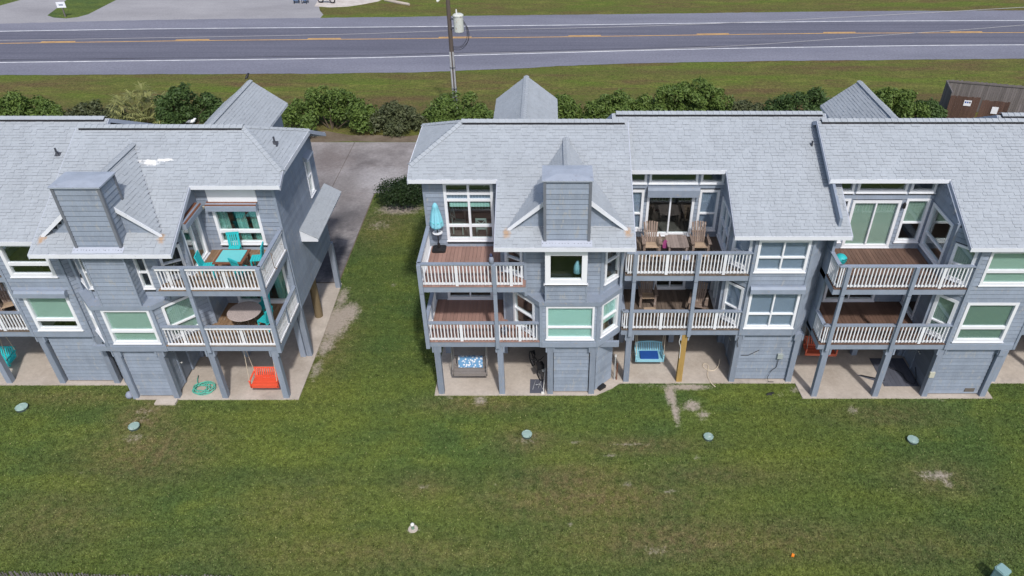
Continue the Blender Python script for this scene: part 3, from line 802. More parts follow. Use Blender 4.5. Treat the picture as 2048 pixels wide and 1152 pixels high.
    def deck(s, poly_x0, poly_x1, y0, y1, z, mat, cut=None, rim_h=0.28, rim_x1=None, bw=0.15):
        """rim joists and planks running front to back; cut(x) gives the y where a plank ends"""
        mb = MB()
        a = s.P(poly_x0, y0); b = s.P(rim_x1 if rim_x1 is not None else poly_x1, y0)
        mb.box(a.x, b.x, a.y, a.y + 0.06, z - rim_h, z - 0.035)
        c = s.P(poly_x0, y1)
        mb.box(a.x, a.x + s.m * 0.06, a.y + 0.061, c.y, z - rim_h, z - 0.037)
        k = 0
        x = poly_x0 + 0.5
        while x < poly_x1:
            ye = cut(x) if cut else y1
            if ye < y0 + 0.15: break
            p = s.P(x, y0 + 0.065); mb.box(p.x, p.x + 0.04, p.y, s.P(x, ye).y, z - rim_h + 0.05, z - 0.039)
            x += 0.6
        dk = s.part('deck', mb, 'trim_grey')
        x = poly_x0 + 0.01
        while x < poly_x1 - 0.03:
            xe = min(x + bw, poly_x1)
            ye = (cut((x + xe) / 2) if cut else y1)
            if ye < y0 + 0.12: ye = y0 + 0.12
            p = s.P(x if s.m > 0 else xe, y0 - 0.02)
            s.piece('deck_board', 'box', mat, dk, (p.x, p.y, z - 0.034), (0, 0, 0), (xe - x - 0.009, ye - y0 + 0.02, 0.034 + random.uniform(-0.002, 0.002)))
            x += bw
        return dk

    # -------------------------------------------------- roofs
    def rz(s, y): return 8.75 + s.dz + SLOPE * (y - 2.35)
    def plane(s, pts, course_dir, expo=0.14):
        """shingle courses over one flat roof face; pts are world points, course_dir runs along the eave"""
        O = Vector(pts[0]); u = Vector(course_dir).normalized()
        n = Vector((0, 0, 0))
        for i in range(1, len(pts) - 1):
            n += (Vector(pts[i]) - O).cross(Vector(pts[i + 1]) - O)
        n.normalize()
        if n.z < 0: n = -n
        v = n.cross(u).normalized()
        if v.z < 0: u = -u; v = -v
        uv = [((Vector(p) - O).dot(u), (Vector(p) - O).dot(v)) for p in pts]
        v0, v1 = min(q[1] for q in uv), max(q[1] for q in uv)
        R = Matrix((u, v, n)).transposed().to_euler()
        vv = v0; row = 0
        while vv < v1 - 0.02:
            vm = min(vv + expo * 0.5, v1 - 0.005)
            xs = []
            for i in range(len(uv)):
                (ua, va), (ub, vb) = uv[i], uv[(i + 1) % len(uv)]
                if (va <= vm) != (vb <= vm): xs.append(ua + (vm - va) / (vb - va) * (ub - ua))
            xs.sort()
            for a, b in zip(xs[::2], xs[1::2]):
                x = a; first = True
                while x < b - 0.02:
                    w = random.choice((0.20, 0.25, 0.25, 0.28, 0.16, 0.33))
                    if first: w *= 0.5 if row % 2 else 0.85; first = False
                    xe = min(x + w, b)
                    t = random.choice((0.013, 0.015, 0.017, 0.021, 0.023, 0.026))
                    p = O + u * x + v * (vv + random.uniform(-0.004, 0.004)) + n * 0.001
                    s.sh.append((p, R, (xe - x - 0.006, min(expo + 0.045, v1 - vv + 0.005), t), u, v, n))
                    x = xe
            vv += expo; row += 1

    def finish_roof(s, roof, singles=300, inx=(-23.5, 22)):
        def key(q):
            out = 0 if inx[0] < q[0].x < inx[1] and q[0].y < s.Y0 + 6 else 1000
            return out + (q[0] - CAMP).length
        s.sh.sort(key=key)
        for p, R, sc3, u, v, n in s.sh[:singles]:
            s.piece('shingle', 'shingle_thick' if sc3[2] > 0.02 else 'shingle', 'shingle', roof, p, R, sc3)
        mb = MB(); dark = []
        for p, R, (w, h, t), u, v, n in s.sh[singles:]:
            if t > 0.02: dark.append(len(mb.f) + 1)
            a, b, c, d = p, p + u * w, p + u * w + v * h, p + v * h
            k = len(mb.v)
            mb.v += [tuple(q) for q in (a, b, c, d, a + n * t, b + n * t, c + n * t * 0.12, d + n * t * 0.12)]
            mb.f += [tuple(k + i for i in q) for q in ((4, 5, 6, 7), (0, 1, 5, 4), (1, 2, 6, 5), (3, 0, 4, 7))]
        if mb.v:
            o = tag(s.part('shingles', mb, 'shingle', roof), kind='stuff')
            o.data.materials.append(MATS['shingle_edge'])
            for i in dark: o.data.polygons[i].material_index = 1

    def caps(s, a, b, roof, w=0.15, step=0.24, tilt=0.55):
        """ridge or hip caps laid along a-b"""
        a, b = Vector(a), Vector(b); L = (b - a).length; d = (b - a).normalized()
        side = d.cross(Vector((0, 0, 1))).normalized(); up = side.cross(d)
        k = int(L / step)
        for i in range(k):
            c = a + d * (i + 0.5) * L / k + up * 0.035
            R = Matrix((d, -side, up)).transposed().to_euler()
            s.piece('ridge_cap', 'cap', 'shingle', roof, c, R, (L / k * 0.985, w, w * tilt * 1.5))

def roof_slab(h, polys, thick=0.13, mat='soffit'):
    mb = MB()
    for pts in polys: mb.prism(pts, (0, 0, -thick))
    return h.part('roof', mb, mat)

def main_roof(h, xl, xr, notch, hip=False, back=8.75, ridge_y=4.85, deck_eave=2.35, bay_eave=-0.30, seg=None):
    """front face with the deck notch, back face, optional half hip on the xl side"""
    Z = h.rz
    rz_ = Z(ridge_y)
    f = lambda x, y: tuple(h.P(x, y, Z(y)))
    if hip:
        hy = 2.95
        front = [f(xl, deck_eave), f(xl, hy), f(xl + 1.85, ridge_y), f(xr, ridge_y), f(xr, bay_eave), f(notch, bay_eave), f(notch, deck_eave)]
    else:
        front = [f(xl, deck_eave), f(xl, ridge_y), f(xr, ridge_y), f(xr, bay_eave), f(notch, bay_eave), f(notch, deck_eave)]
    bz = lambda y: rz_ - SLOPE * (y - ridge_y)
    g = lambda x, y: tuple(h.P(x, y, bz(y)))
    by = 2 * ridge_y - 2.95
    if hip: backp = [g(xl, back), g(xl, by), g(xl + 1.85, ridge_y), g(xr, ridge_y), g(xr, back)]
    else: backp = [g(xl, back), g(xl, ridge_y), g(xr, ridge_y), g(xr, back)]
    # decks: the notch makes the front face two pieces
    q1 = [f(notch, bay_eave), f(xr, bay_eave), f(xr, deck_eave), f(notch, deck_eave)]
    q2 = [p for p in front if p[1] >= h.Y0 + deck_eave - 1e-6]
    q2 = ([f(xl, deck_eave), f(xl, 2.95), f(xl + 1.85, ridge_y), f(xr, ridge_y), f(xr, deck_eave)] if hip else [f(xl, deck_eave), f(xl, ridge_y), f(xr, ridge_y), f(xr, deck_eave)])
    polys = [q1, q2, backp]
    hp = None
    if hip:
        hp = [f(xl, 2.95), tuple(h.P(xl + 1.85, ridge_y, rz_)), g(xl, by)]
        polys.append(hp)
    roof = roof_slab(h, polys)
    h.plane(front, (1, 0, 0)); h.plane(backp, (1, 0, 0), 0.28)
    if hip: h.plane(hp, (0, 1, 0))
    # fascia: eaves white, rakes grey-white, 2 mm proud of the deck edges
    def fas(name, a, b, drop=0.15, mat='fascia', out=(0, -1, 0), th=0.035):
        a, b = Vector(a), Vector(b); o = Vector(out) * th
        z = Vector((0, 0, 1))
        tp = -0.004 if name == 'rake_board' else 0.012
        if name == 'rake_board': mat = 'rake'
        mb = MB().hexa([a + o - z * drop, b + o - z * drop, b - z * drop, a - z * drop, a + o + z * tp, b + o + z * tp, b + z * tp, a + z * tp])
        h.part(name, mb, mat, roof)
    fas('fascia', f(xl, deck_eave), f(notch, deck_eave)); fas('fascia', f(notch - 0.035, bay_eave), f(xr, bay_eave))
    sx = (-h.m, 0, 0)
    fas('rake_board', f(notch, bay_eave + 0.001), f(notch, deck_eave - 0.037), 0.17, 'fascia', sx)
    if hip:
        fas('rake_board', f(xl, deck_eave - 0.03), f(xl, 2.95), 0.17, 'fascia', sx)
        fas('fascia', f(xl, 2.952), g(xl, by), 0.17, 'fascia', sx)
        fas('rake_board', g(xl, by + 0.002), g(xl, back), 0.17, 'fascia', sx)
    else:
        fas('rake_board', f(xl, deck_eave - 0.03), f(xl, ridge_y), 0.17, 'fascia', sx)
        fas('rake_board', g(xl, ridge_y + 0.002), g(xl, back), 0.17, 'fascia', sx)
    fas('rake_board', f(xr, bay_eave - 0.03), f(xr, ridge_y), 0.17, 'fascia', (h.m, 0, 0))
    fas('rake_board', g(xr, ridge_y + 0.002), g(xr, back), 0.17, 'fascia', (h.m, 0, 0))
    fas('fascia', g(xl, back), g(xr, back), 0.17, 'fascia', (0, 1, 0))
    # ridge: dark vent strip with caps over it
    ra = h.P(xl + (1.85 if hip else 0.12), ridge_y, rz_); rb = h.P(xr - 0.12, ridge_y, rz_)
    mb = MB()
    mb.hexa([ra + Vector((0, -0.16, -0.075)), rb + Vector((0, -0.16, -0.075)), rb + Vector((0, 0.16, -0.075)), ra + Vector((0, 0.16, -0.075)),
             ra + Vector((0, -0.15, -0.012)), rb + Vector((0, -0.15, -0.012)), rb + Vector((0, 0.15, -0.012)), ra + Vector((0, 0.15, -0.012))])
    h.part('ridge_vent', mb, 'gap_black', roof)
    h.caps(ra + Vector((0, 0, 0.05)), rb + Vector((0, 0, 0.05)), roof, 0.17)
    if hip:
        h.caps(f(xl, 2.95), tuple(h.P(xl + 1.85, ridge_y, rz_ + 0.01)), roof, 0.14, 0.2)
        h.caps(g(xl, by), tuple(h.P(xl + 1.85, ridge_y, rz_ + 0.01)), roof, 0.14, 0.2)
    return roof

def rear_wing(h, xc, half, zr, ze, y_end, roof):
    """gabled rear entrance wing, ridge running back"""
    y0 = 5.6
    P = lambda x, y, z: tuple(h.P(x, y, z))
    mb = MB()
    mb.prism([P(xc - half, y0, ze), P(xc, y0, zr), P(xc, y_end, zr), P(xc - half, y_end, ze)], (0, 0, -0.12))
    mb.prism([P(xc + half, y0, ze), P(xc, y0, zr), P(xc, y_end, zr), P(xc + half, y_end, ze)], (0, 0, -0.12))
    r = h.part('rear_roof', mb, 'fascia')
    for q in ([P(xc - half, y0, ze), P(xc, y0, zr), P(xc, y_end, zr), P(xc - half, y_end, ze)], [P(xc + half, y0, ze), P(xc, y0, zr), P(xc, y_end, zr), P(xc + half, y_end, ze)]):
        h.plane(q, (0, 1, 0))
    h.caps(P(xc, 6.5, zr), P(xc, y_end, zr), r, 0.14)
    w = MB(); i = 0.35
    a, b = h.P(xc - half + i, 7.97), h.P(xc + half - i, y_end - 0.35)
    w.box(a.x, b.x, a.y, b.y, 0.05, ze + 0.1)
    g0 = h.P(xc - half + i, y_end - 0.36, ze + 0.1); g1 = h.P(xc + half - i, y_end - 0.36, ze + 0.1); g2 = h.P(xc, y_end - 0.36, zr - 0.14)
    w.prism([g0, g1, g2], (0, -0.1, 0))
    h.part('rear_wall', w, 'siding')
    return r

def pile(h, x, y, z1=2.62, w=0.23, mat='pile_grey', brackets=True):
    p = h.post('pile', x, y, w, 0.0, z1, mat)
    if brackets:
        for dx in (-w / 2 - 0.035, w / 2 + 0.035):
            h.box('bracket', x + dx - 0.03, x + dx + 0.03, y - w / 2 - 0.02, y + w / 2 - 0.01, z1 - 0.30, z1 - 0.004, 'trim_grey', p)
    return p

Z1, Z2 = 2.90, 5.55      # deck floors

def shutter_box(h, pa, pb, u0, u1, z0, z1, mat='trim_grey', top=None, depth=0.2):
    A, B = h.P(*pa), h.P(*pb)
    L = (B - A).length
    if h.m < 0: A, B = B, A; u0, u1 = L - u1, L - u0
    d = (B - A).normalized(); n = Vector((d.y, -d.x, 0)); Z = Vector((0, 0, 1))
    p0, p1 = A + d * u0 + n * 0.03, A + d * u1 + n * 0.03
    mb = MB().prism([p0 + Z * z0, p0 + n * depth + Z * z0, p0 + n * depth + Z * (z1 - 0.08), p0 + n * (depth * 0.6) + Z * z1, p0 + Z * z1], p1 - p0)
    o = h.part('shutter_box', mb, mat)
    if top:
        mb = MB().prism([p0 + n * 0.001 + Z * (z1 + 0.003), p0 + n * (depth * 0.95) + Z * (z1 - 0.045), p0 + n * (depth * 0.95) + Z * (z1 - 0.03), p0 + n * 0.001 + Z * (z1 + 0.02)], p1 - p0)
        h.part('shutter_top', mb, top, o)
    return o

def interior(h, x0, x1, bayx):
    """floors, back and party walls so that the windows look into rooms"""
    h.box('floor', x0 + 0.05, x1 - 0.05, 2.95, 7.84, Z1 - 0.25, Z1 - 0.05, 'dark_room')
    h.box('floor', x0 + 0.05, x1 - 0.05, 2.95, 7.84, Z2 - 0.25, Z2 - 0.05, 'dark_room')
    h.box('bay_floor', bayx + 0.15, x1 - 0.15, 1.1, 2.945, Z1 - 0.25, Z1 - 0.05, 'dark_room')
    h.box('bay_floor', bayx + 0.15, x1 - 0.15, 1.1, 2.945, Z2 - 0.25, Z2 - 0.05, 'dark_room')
    h.box('back_wall', x0 + 0.13, x1, 7.84, 7.94, Z1 - 0.27, 8.2 + h.dz, 'siding')

def end_wall(h, holes=()):
    tp = lambda u: min(8.92 + h.dz, h.rz(4.85) - SLOPE * ((7.95 - u) - 4.85) - 0.14)
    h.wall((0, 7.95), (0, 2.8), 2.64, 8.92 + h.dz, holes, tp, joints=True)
    h.box('corner_trim', -0.035, 0.07, 2.765, 2.86, 2.64, 8.85 + h.dz, 'trim_grey')

def party_wall(h, x):
    a = h.P(x, 0.95); b = h.P(x + 0.1, 7.1)
    mb = MB().prism([h.P(x, 0.95, 2.7), h.P(x, 7.82, 2.7), h.P(x, 7.82, 8.2 + h.dz), h.P(x, 4.85, 9.8 + h.dz), h.P(x, 0.95, 7.9 + h.dz)], (0.1, 0, 0))
    h.part('party_wall', mb, 'siding')

# ---------------------------------------------------------------- end house with chimney bay
def chimney_house(label, X0, Y0, mir, dz, deck_mat, glazed_box, rails, end_holes=()):
    h = House(label, X0, Y0, mir, dz)
    bx = 3.03                                    # deck side of the bay
    top = lambda u: h.rz(2.8 - u) - 0.16         # under the roof, walking forward from the back wall
    roof = main_roof(h, -0.45, 7.88, 2.89, hip=True)
    # back wall of the decks
    bw0, bw1 = (0, 2.8), (bx, 2.8)
    interior(h, 0, 7.65, bx)
    end_wall(h, end_holes)
    party_wall(h, 7.55)
    # bay: upper storey set back behind the lower one
    up = [(bx, 2.8), (bx, 1.0), (3.93, 0.45), (6.80, 0.45), (7.62, 1.30)]
    lo = [(bx, 2.8), (bx, 1.47), (4.50, 0.0), (6.70, 0.0), (7.62, 0.95)]
    ztop = 7.22 + dz
    h.up, h.lo = up, lo
    # lower bay ledge with its fascia
    mb = MB().prism([h.P(x, y, 4.86) for x, y in [(bx, 1.5), (4.44, -0.08), (6.76, -0.08), (7.66, 0.9), (7.66, 1.6), (bx, 1.6)]], (0, 0, -0.20))
    h.part('bay_ledge', mb, 'trim_grey')
    # lower bay bottom band
    mb = MB()
    for a, b in zip(lo[1:], lo[2:]):
        A, B = h.P(*a, 2.63), h.P(*b, 2.63)
        if mir < 0: A, B = B, A
        d = (B - A).normalized(); n = Vector((d.y, -d.x, 0))
        mb.hexa([A + n * 0.05, B + n * 0.05, B - n * 0.1, A - n * 0.1, *[p + Vector((0, 0, 0.25)) for p in (A + n * 0.05, B + n * 0.05, B - n * 0.1, A - n * 0.1)]])
    h.part('bay_beam', mb, 'trim_grey')
    # chimney through the roof
    c = thing_chimney(h, 4.67, 6.23, -0.05, 0.95)
    # decks
    dcut1 = lambda x: min(2.8, 2.8 if x < bx else max(0.0, (4.50 - x) / (4.50 - bx) * 1.47))
    dcut2 = lambda x: min(2.8, 2.8 if x < bx else 0.43 + max(0, (3.93 - x) * 0.61))
    h.deck(0, 4.45, 0, 2.78, Z1, deck_mat, dcut1, rim_x1=4.5)
    h.deck(0, 3.95, 0, 2.78, Z2, deck_mat, dcut2, rim_x1=3.98)
    # posts and railings
    for z0, z1 in ((Z1 - 0.30, Z2 - 0.285), (Z2 - 0.30, 6.53)):
        h.post('post', 0.06, -0.045, 0.15, z0, z1, 'trim_grey', 0.12)
        h.post('post', 2.80, -0.045, 0.14, z0, z1, 'trim_grey', 0.12)
    h.post('post', 0.06, 2.70, 0.13, Z1, Z2 - 0.29, 'trim_grey', 0.12)
    h.post('post', 0.06, 1.35, 0.11, Z1, 3.80, 'trim_grey', 0.1)
    h.railing((0, 0.03), (4.42, 0.03), Z1, 3.82, (2.80,), (1.42, 3.62), rails)
    h.railing((0, 0.03), (3.90, 0.03), Z2, 6.55, (2.80,), (1.42, 3.40), rails)
    h.railing((0.05, 2.70), (0.05, 0.05), Z1, 3.82, (1.35,), (), rails)
    h.railing((0.05, 2.70), (0.05, 0.05), Z2, 6.55, (1.35,), (), rails)
    # ground storey: piles and closed store under the bay
    for x in (0.36, 2.87, 4.86, 6.56): pile(h, x, 0.14)
    for x in (0.36, 2.87, 4.86): pile(h, x, 2.75, brackets=False)
    h.wall((5.0, 0.16), (6.42, 0.16), 0.12, 2.62)
    h.wall((6.70, 0.22), (7.42, 0.98), 0.12, 2.62)
    h.wall((4.88, 2.7), (4.88, 0.3), 0.12, 2.62, [(0.9, 1.75, 0.12, 2.1)])
    door_leaf(h, (4.88, 2.7), (4.88, 0.3), 0.9, 1.75)
    h.box('store_back', 4.9, 7.5, 2.7, 2.8, 0.05, 2.62, 'siding')
    h.box('beam', 0.1, 7.6, 0.30, 0.42, 2.36, 2.61, 'trim_grey')
    h.box('beam', 0.1, 7.6, 2.80, 2.92, 2.36, 2.61, 'trim_grey')
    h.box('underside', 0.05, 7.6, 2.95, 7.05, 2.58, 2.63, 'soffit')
    h.box('shade_wall', 1.5, 7.6, 4.9, 5.0, 0.05, 2.57, 'trim_dark')  # added wall, blocks light from behind to darken the space under the decks
    return h, roof

def door_leaf(h, pa, pb, u0, u1, mat='siding_dull', knob=True):
    A, B = h.P(*pa), h.P(*pb); L = (B - A).length
    if h.m < 0: A, B = B, A; u0, u1 = L - u1, L - u0
    d = (B - A).normalized(); n = Vector((d.y, -d.x, 0)); Z = Vector((0, 0, 1))
    mb = MB()
    def bx(mb, a, b, za, zb, o0, o1):
        p = [A + d * a + n * o1, A + d * b + n * o1, A + d * b + n * o0, A + d * a + n * o0]
        mb.hexa([q + Z * za for q in p] + [q + Z * zb for q in p])
    bx(mb, u0 + 0.05, u1 - 0.05, 0.12, 2.05, -0.06, -0.02)
    dr = h.part('door', mb, mat)
    fr = MB(); bx(fr, u0 - 0.05, u0 + 0.05, 0.1, 2.15, -0.07, 0.04); bx(fr, u1 - 0.05, u1 + 0.05, 0.1, 2.15, -0.07, 0.04); bx(fr, u0 + 0.05, u1 - 0.05, 2.05, 2.15, -0.07, 0.038)
    h.part('door_frame', fr, 'trim_grey', dr)
    if knob:
        kb = MB(); k0 = A + d * (u0 + 0.16) + Z * 1.05
        kb.tube([k0 - n * 0.02, k0 + n * 0.02, k0 + n * 0.05, k0 + n * 0.075], [0.018, 0.018, 0.04, 0.03], 8)
        h.part('door_knob', kb, 'porcelain', dr)

def thing_chimney(h, x0, x1, y0, y1):
    zt = 9.93 + h.dz
    zb = h.rz(y0) - 0.1
    rt = lambda y: h.rz(y) - 0.1
    for pa, pb, top in (((x0, y0), (x1, y0), None), ((x1, y0), (x1, y1), None), ((x1, y1), (x0, y1), None), ((x0, y1), (x0, y0), None)):
        h.wall(pa, pb, zb, zt, (), None, 'siding', 0.08, 0.2, 'chimney_side')
    for x in (x0, x1):
        for y in (y0, y1):
            h.box('chimney_trim', x - 0.05, x + 0.05, y - 0.05, y + 0.05, zb, zt - 0.01, 'trim_dark')
    a, b = h.P(x0 - 0.09, y0 - 0.09), h.P(x1 + 0.09, y1 + 0.09)
    xl, xr = min(a.x, b.x), max(a.x, b.x)
    mb = MB().box(xl, xr, a.y, b.y, zt, zt + 0.05)
    m2 = 0.06
    mb.hexa([(xl, a.y, zt + 0.051), (xr, a.y, zt + 0.051), (xr, b.y, zt + 0.051), (xl, b.y, zt + 0.051),
             (xl + 0.5, a.y + m2 + 0.35, zt + 0.11), (xr - 0.5, a.y + m2 + 0.35, zt + 0.11), (xr - 0.5, b.y - 0.4, zt + 0.11), (xl + 0.5, b.y - 0.4, zt + 0.11)])
    h.part('chimney_cap', mb, 'chimney_metal')
    # metal apron where the chimney meets the eave
    mb = MB().prism([h.P(x0 - 0.12, -0.29, h.rz(-0.29) + 0.03), h.P(x1 + 0.12, -0.29, h.rz(-0.29) + 0.03), h.P(x1 + 0.12, y0, h.rz(y0) + 0.03), h.P(x0 - 0.12, y0, h.rz(y0) + 0.03)], (0, 0, 0.008))
    fl = h.part('flashing', mb, 'rake')
    for i in range(16):
        nx = x0 - 0.06 + (x1 - x0 + 0.12) * (i + random.uniform(-.2, .2)) / 15
        p = h.P(nx, -0.17 + random.uniform(-0.02, 0.02), h.rz(-0.17) + 0.035)
        h.part('nail_head', MB().box(p.x - 0.012, p.x + 0.012, p.y - 0.012, p.y + 0.012, p.z, p.z + 0.01), 'vent_metal', fl)

def cricket(h, roof, xa=3.32, xb=7.64, xc=5.47, y0=0.36, yb=4.10):
    za = h.rz(y0 + 0.08); zr = h.rz(yb)
    P = lambda x, y, z: tuple(h.P(x, y, z))
    mb = MB()
    L = [P(xa, y0, za), P(xc, y0, zr), P(xc, yb, zr)]
    R = [P(xb, y0, za), P(xc, y0, zr), P(xc, yb, zr)]
    mb.prism(L, (0, 0, -0.10)); mb.prism(R, (0, 0, -0.10))
    cr = h.part('cricket_roof', mb, 'soffit')
    # face polygons lifted a little so the courses lie on the deck
    up = Vector((0, 0, 0.012))
    for q in (L, R): h.plane([tuple(Vector(p) + up) for p in q], (0, 1, 0))
    h.caps(P(xc, y0, zr + 0.02), P(xc, yb, zr + 0.02), cr, 0.13, 0.12)
    for a in (xa, xb):
        A = h.P(a, y0 - 0.03, za); B = h.P(xc, y0 - 0.03, zr)
        z = Vector((0, 0, 1)); o = Vector((0, 0.03, 0))
        A2 = A
        mbf = MB().hexa([A2 - z * 0.12, B - z * 0.2, B - z * 0.2 + o, A2 - z * 0.12 + o, A2 + z * 0.03, B + z * 0.03, B + z * 0.03 + o, A2 + z * 0.03 + o])
        h.part('rake_board', mbf, 'fascia', cr)
    g = MB().prism([h.P(xa + 0.3, y0 + 0.16, za - 0.06), h.P(xb - 0.3, y0 + 0.16, za - 0.06), h.P(xc, y0 + 0.16, zr - 0.1)], (0, 0.05, 0))
    h.part('cricket_gable', g, 'siding', cr)
    # lap lines of the gable
    k = za
    while k < zr - 0.2:
        f = (k - za) / (zr - za)
        x0_, x1_ = xa + 0.36 + (xc - xa) * f, xb - 0.36 - (xb - xc) * f
        if x1_ - x0_ > 0.1:
            p = h.P(x0_ if h.m > 0 else x1_, y0 + 0.158, k)
            h.piece('siding_board', 'lap', 'siding', cr, p, (0, 0, 0), (x1_ - x0_, 0.02, 0.19))
        k += 0.19
    return cr

# ---------------------------------------------------------------- middle house, flush bay
def flush_house(label, X0, Y0, dz, deck_mat, xr_roof, notch, bx, fx0, fx1, xe, xl_roof=-0.4, rails='white', chamfer_r=0.72, full=True):
    h = House(label, X0, Y0, 1, dz)
    roof = main_roof(h, xl_roof, xr_roof, notch, hip=False)
    interior(h, 0, xe, bx)
    party_wall(h, 0.0); party_wall(h, xe - 0.1)
    h.bay = [(bx, 2.8), (bx, fx0 - bx), (fx0, 0.0), (fx1, 0.0), (xe, xe - fx1)]
    cut = lambda x: 2.78 if x < bx else max(0.0, fx0 - x)
    h.deck(0, fx0 - 0.02, 0, 2.78, Z1, deck_mat, cut)
    h.deck(0, fx0 - 0.02, 0, 2.78, Z2, deck_mat, cut)
    if full:
        mid = 2.72 if fx0 < 4.95 else 2.85
        lx = 0.36
        for z0, z1 in ((Z1 - 0.30, Z2 - 0.285), (Z2 - 0.30, 6.53)):
            h.post('post', lx, -0.045, 0.14, z0, z1, 'trim_grey', 0.12)
            h.post('post', mid, -0.045, 0.14, z0, z1, 'trim_grey', 0.12)
        for zf, zt in ((Z1, 3.82), (Z2, 6.55)):
            h.railing((0.02, 0.03), (fx0 - 0.05, 0.03), zf, zt, (lx, mid), ((lx + mid) / 2, (mid + fx0) / 2), rails)
            h.railing((0.05, 1.9), (0.05, 0.05), zf, zt, (), (), rails)
    return h, roof

def bay_walls(h, pts, z0, z1, holes, sloped_top=True, dzt=0.0):
    """walls along the bay outline; holes[i] belongs to segment i. The first segment runs forward under the sloping roof"""
    for i, (a, b) in enumerate(zip(pts, pts[1:])):
        if sloped_top:
            L = math.hypot(b[0] - a[0], b[1] - a[1])
            tp = lambda u, a=a, b=b, L=L: h.rz(a[1] + (b[1] - a[1]) * u / L) - 0.15
            zz = max(tp(0), tp(L))
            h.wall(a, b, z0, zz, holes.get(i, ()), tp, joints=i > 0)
        else:
            h.wall(a, b, z0, z1, holes.get(i, ()))
    for (x, y) in pts[1:]:
        zt = (h.rz(y) - 0.16) if sloped_top else z1
        h.post('corner_trim', x, y, 0.10, z0, zt, 'trim_grey')

# ================= house A: end house, deck on its left
hA, rA = chimney_house('end townhouse with closed aqua umbrella on its upper deck and chimney above a window box', -4.85, 22.70, 1, 0.0, 'deck_mauve', True, 'white')
h = hA
wA = (0.76, 2.66, 5.83, 8.42)
h.wall((0, 2.8), (3.03, 2.8), 2.64, 8.72, [wA, (0.55, 2.45, 2.95, 5.0)])
h.window((0, 2.8), (3.03, 2.8), *wA, hsplit=(0.26, 0.70, 0.81), vsplit=(0.5,), case=0.11, split_w=0.09)
h.box('blind_valance', 0.95, 2.5, 2.86, 2.90, 7.32, 7.50, 'blind_aqua')
h.box('transom_panel', 0.88, 2.54, 2.86, 2.90, 7.67, 7.91, 'blind_blue')
h.window((0, 2.8), (3.03, 2.8), 0.55, 2.45, 2.95, 5.0, vsplit=(0.5,), name='sliding_door')
hole_u = {1: [(0.15, 0.95, 5.65, 7.0)], 2: [(0.86, 2.16, 5.72, 7.0)], 3: [(0.14, 1.02, 5.25, 6.95)]}
bay_walls(h, h.up, 4.80, 7.2, hole_u)
h.window(h.up[1], h.up[2], 0.15, 0.95, 5.65, 7.0, hsplit=(0.5,))
h.window(h.up[3], h.up[4], 0.14, 1.02, 5.25, 6.95, hsplit=(0.55,))
hole_l = {1: [(0.55, 1.75, 3.0, 4.62)], 2: [(0.20, 2.05, 3.03, 4.63)], 3: [(0.16, 1.16, 3.03, 4.63)]}
bay_walls(h, h.lo, 2.64, 4.67, hole_l, False)
h.window(h.lo[1], h.lo[2], 0.55, 1.75, 3.0, 4.62, hsplit=(0.5,))
h.window(h.lo[2], h.lo[3], 0.20, 2.05, 3.03, 4.63, hsplit=(0.36,), cover='blind', cover_mat='blind_aqua', case=0.08)
h.window(h.lo[3], h.lo[4], 0.16, 1.16, 3.03, 4.63, hsplit=(0.5,), cover='blind', cover_mat='blind_aqua', cover_h=0.7)
# window box under the eave
h.wall((4.67, -0.05), (6.21, -0.05), 4.80, 5.70)
h.wall((4.67, 0.44), (4.67, -0.05), 4.80, 7.2, ()); h.wall((6.21, -0.05), (6.21, 0.44), 4.80, 7.2, ())
h.box('box_floor', 4.7, 6.18, -0.03, 0.44, 4.78, 4.83, 'trim_grey')
for x in (4.66, 6.17): h.box('box_trim', x, x + 0.06, -0.085, -0.04, 4.80, 5.68, 'trim_grey')
h.window((4.67, -0.05), (6.21, -0.05), 0.0, 1.54, 5.70, 7.16, case=0.2, proud=0.05)
h.box('window_board', 4.62, 6.26, -0.13, 0.0, 5.655, 5.70, 'white')
cricket(h, rA)
rear_wing(h, 3.63, 1.6, 8.10, 6.85, 15.3, rA)
h.finish_roof(rA)

# ================= house L2: end house of the left row, mirrored
hL, rL = chimney_house('left row end townhouse with turquoise table on upper deck and white spill on roof', -10.5, 22.45, -1, -0.12, 'deck_brown', False, 'white_worn',
                       [(0.70, 1.35, 5.85, 7.55)])
h = hL
h.window((0, 7.95), (0, 2.8), 0.70, 1.35, 5.85, 7.55, hsplit=(0.5,), case=0.08)
h.part('window_hood', MB().prism([h.P(-0.02, 6.52, 7.80), h.P(-0.24, 6.52, 7.66), h.P(-0.24, 6.52, 7.58), h.P(-0.02, 6.52, 7.58)], (0, 0.85, 0)), 'trim_grey')
# pent roof on the side wall
pr = h.part('pent_roof', MB().prism([h.P(-0.02, 4.4, 5.47), h.P(-0.72, 4.4, 5.05), h.P(-0.72, 4.4, 4.92), h.P(-0.02, 4.4, 4.92)], (0, 4.2, 0)), 'fascia')
h.plane([tuple(h.P(-0.02, 4.38, 5.48)), tuple(h.P(-0.76, 4.38, 5.045)), tuple(h.P(-0.76, 8.62, 5.045)), tuple(h.P(-0.02, 8.62, 5.48))], (0, 1, 0))
wL = (0.75, 2.55, 5.83, 7.46)
h.wall((0, 2.8), (3.03, 2.8), 2.64, 8.6, [wL, (0.30, 2.55, 2.95, 5.0)])
h.window((0, 2.8), (3.03, 2.8), *wL, hsplit=(0.35,), cover='curtain', case=0.11, split_w=0.13)
shutter_box(h, (0, 2.8), (3.03, 2.8), 0.70, 2.64, 7.44, 7.72, 'trim_grey', 'copper_brown', 0.26)
h.box('panel', 0.68, 2.56, 2.74, 2.79, 7.74, 8.50, 'white')
h.part('wall_lamp', MB().box(h.P(2.78, 0).x, h.P(2.98, 0).x, h.P(0, 2.66).y, h.P(0, 2.78).y, 7.45, 7.53), 'lamp_glow_off')
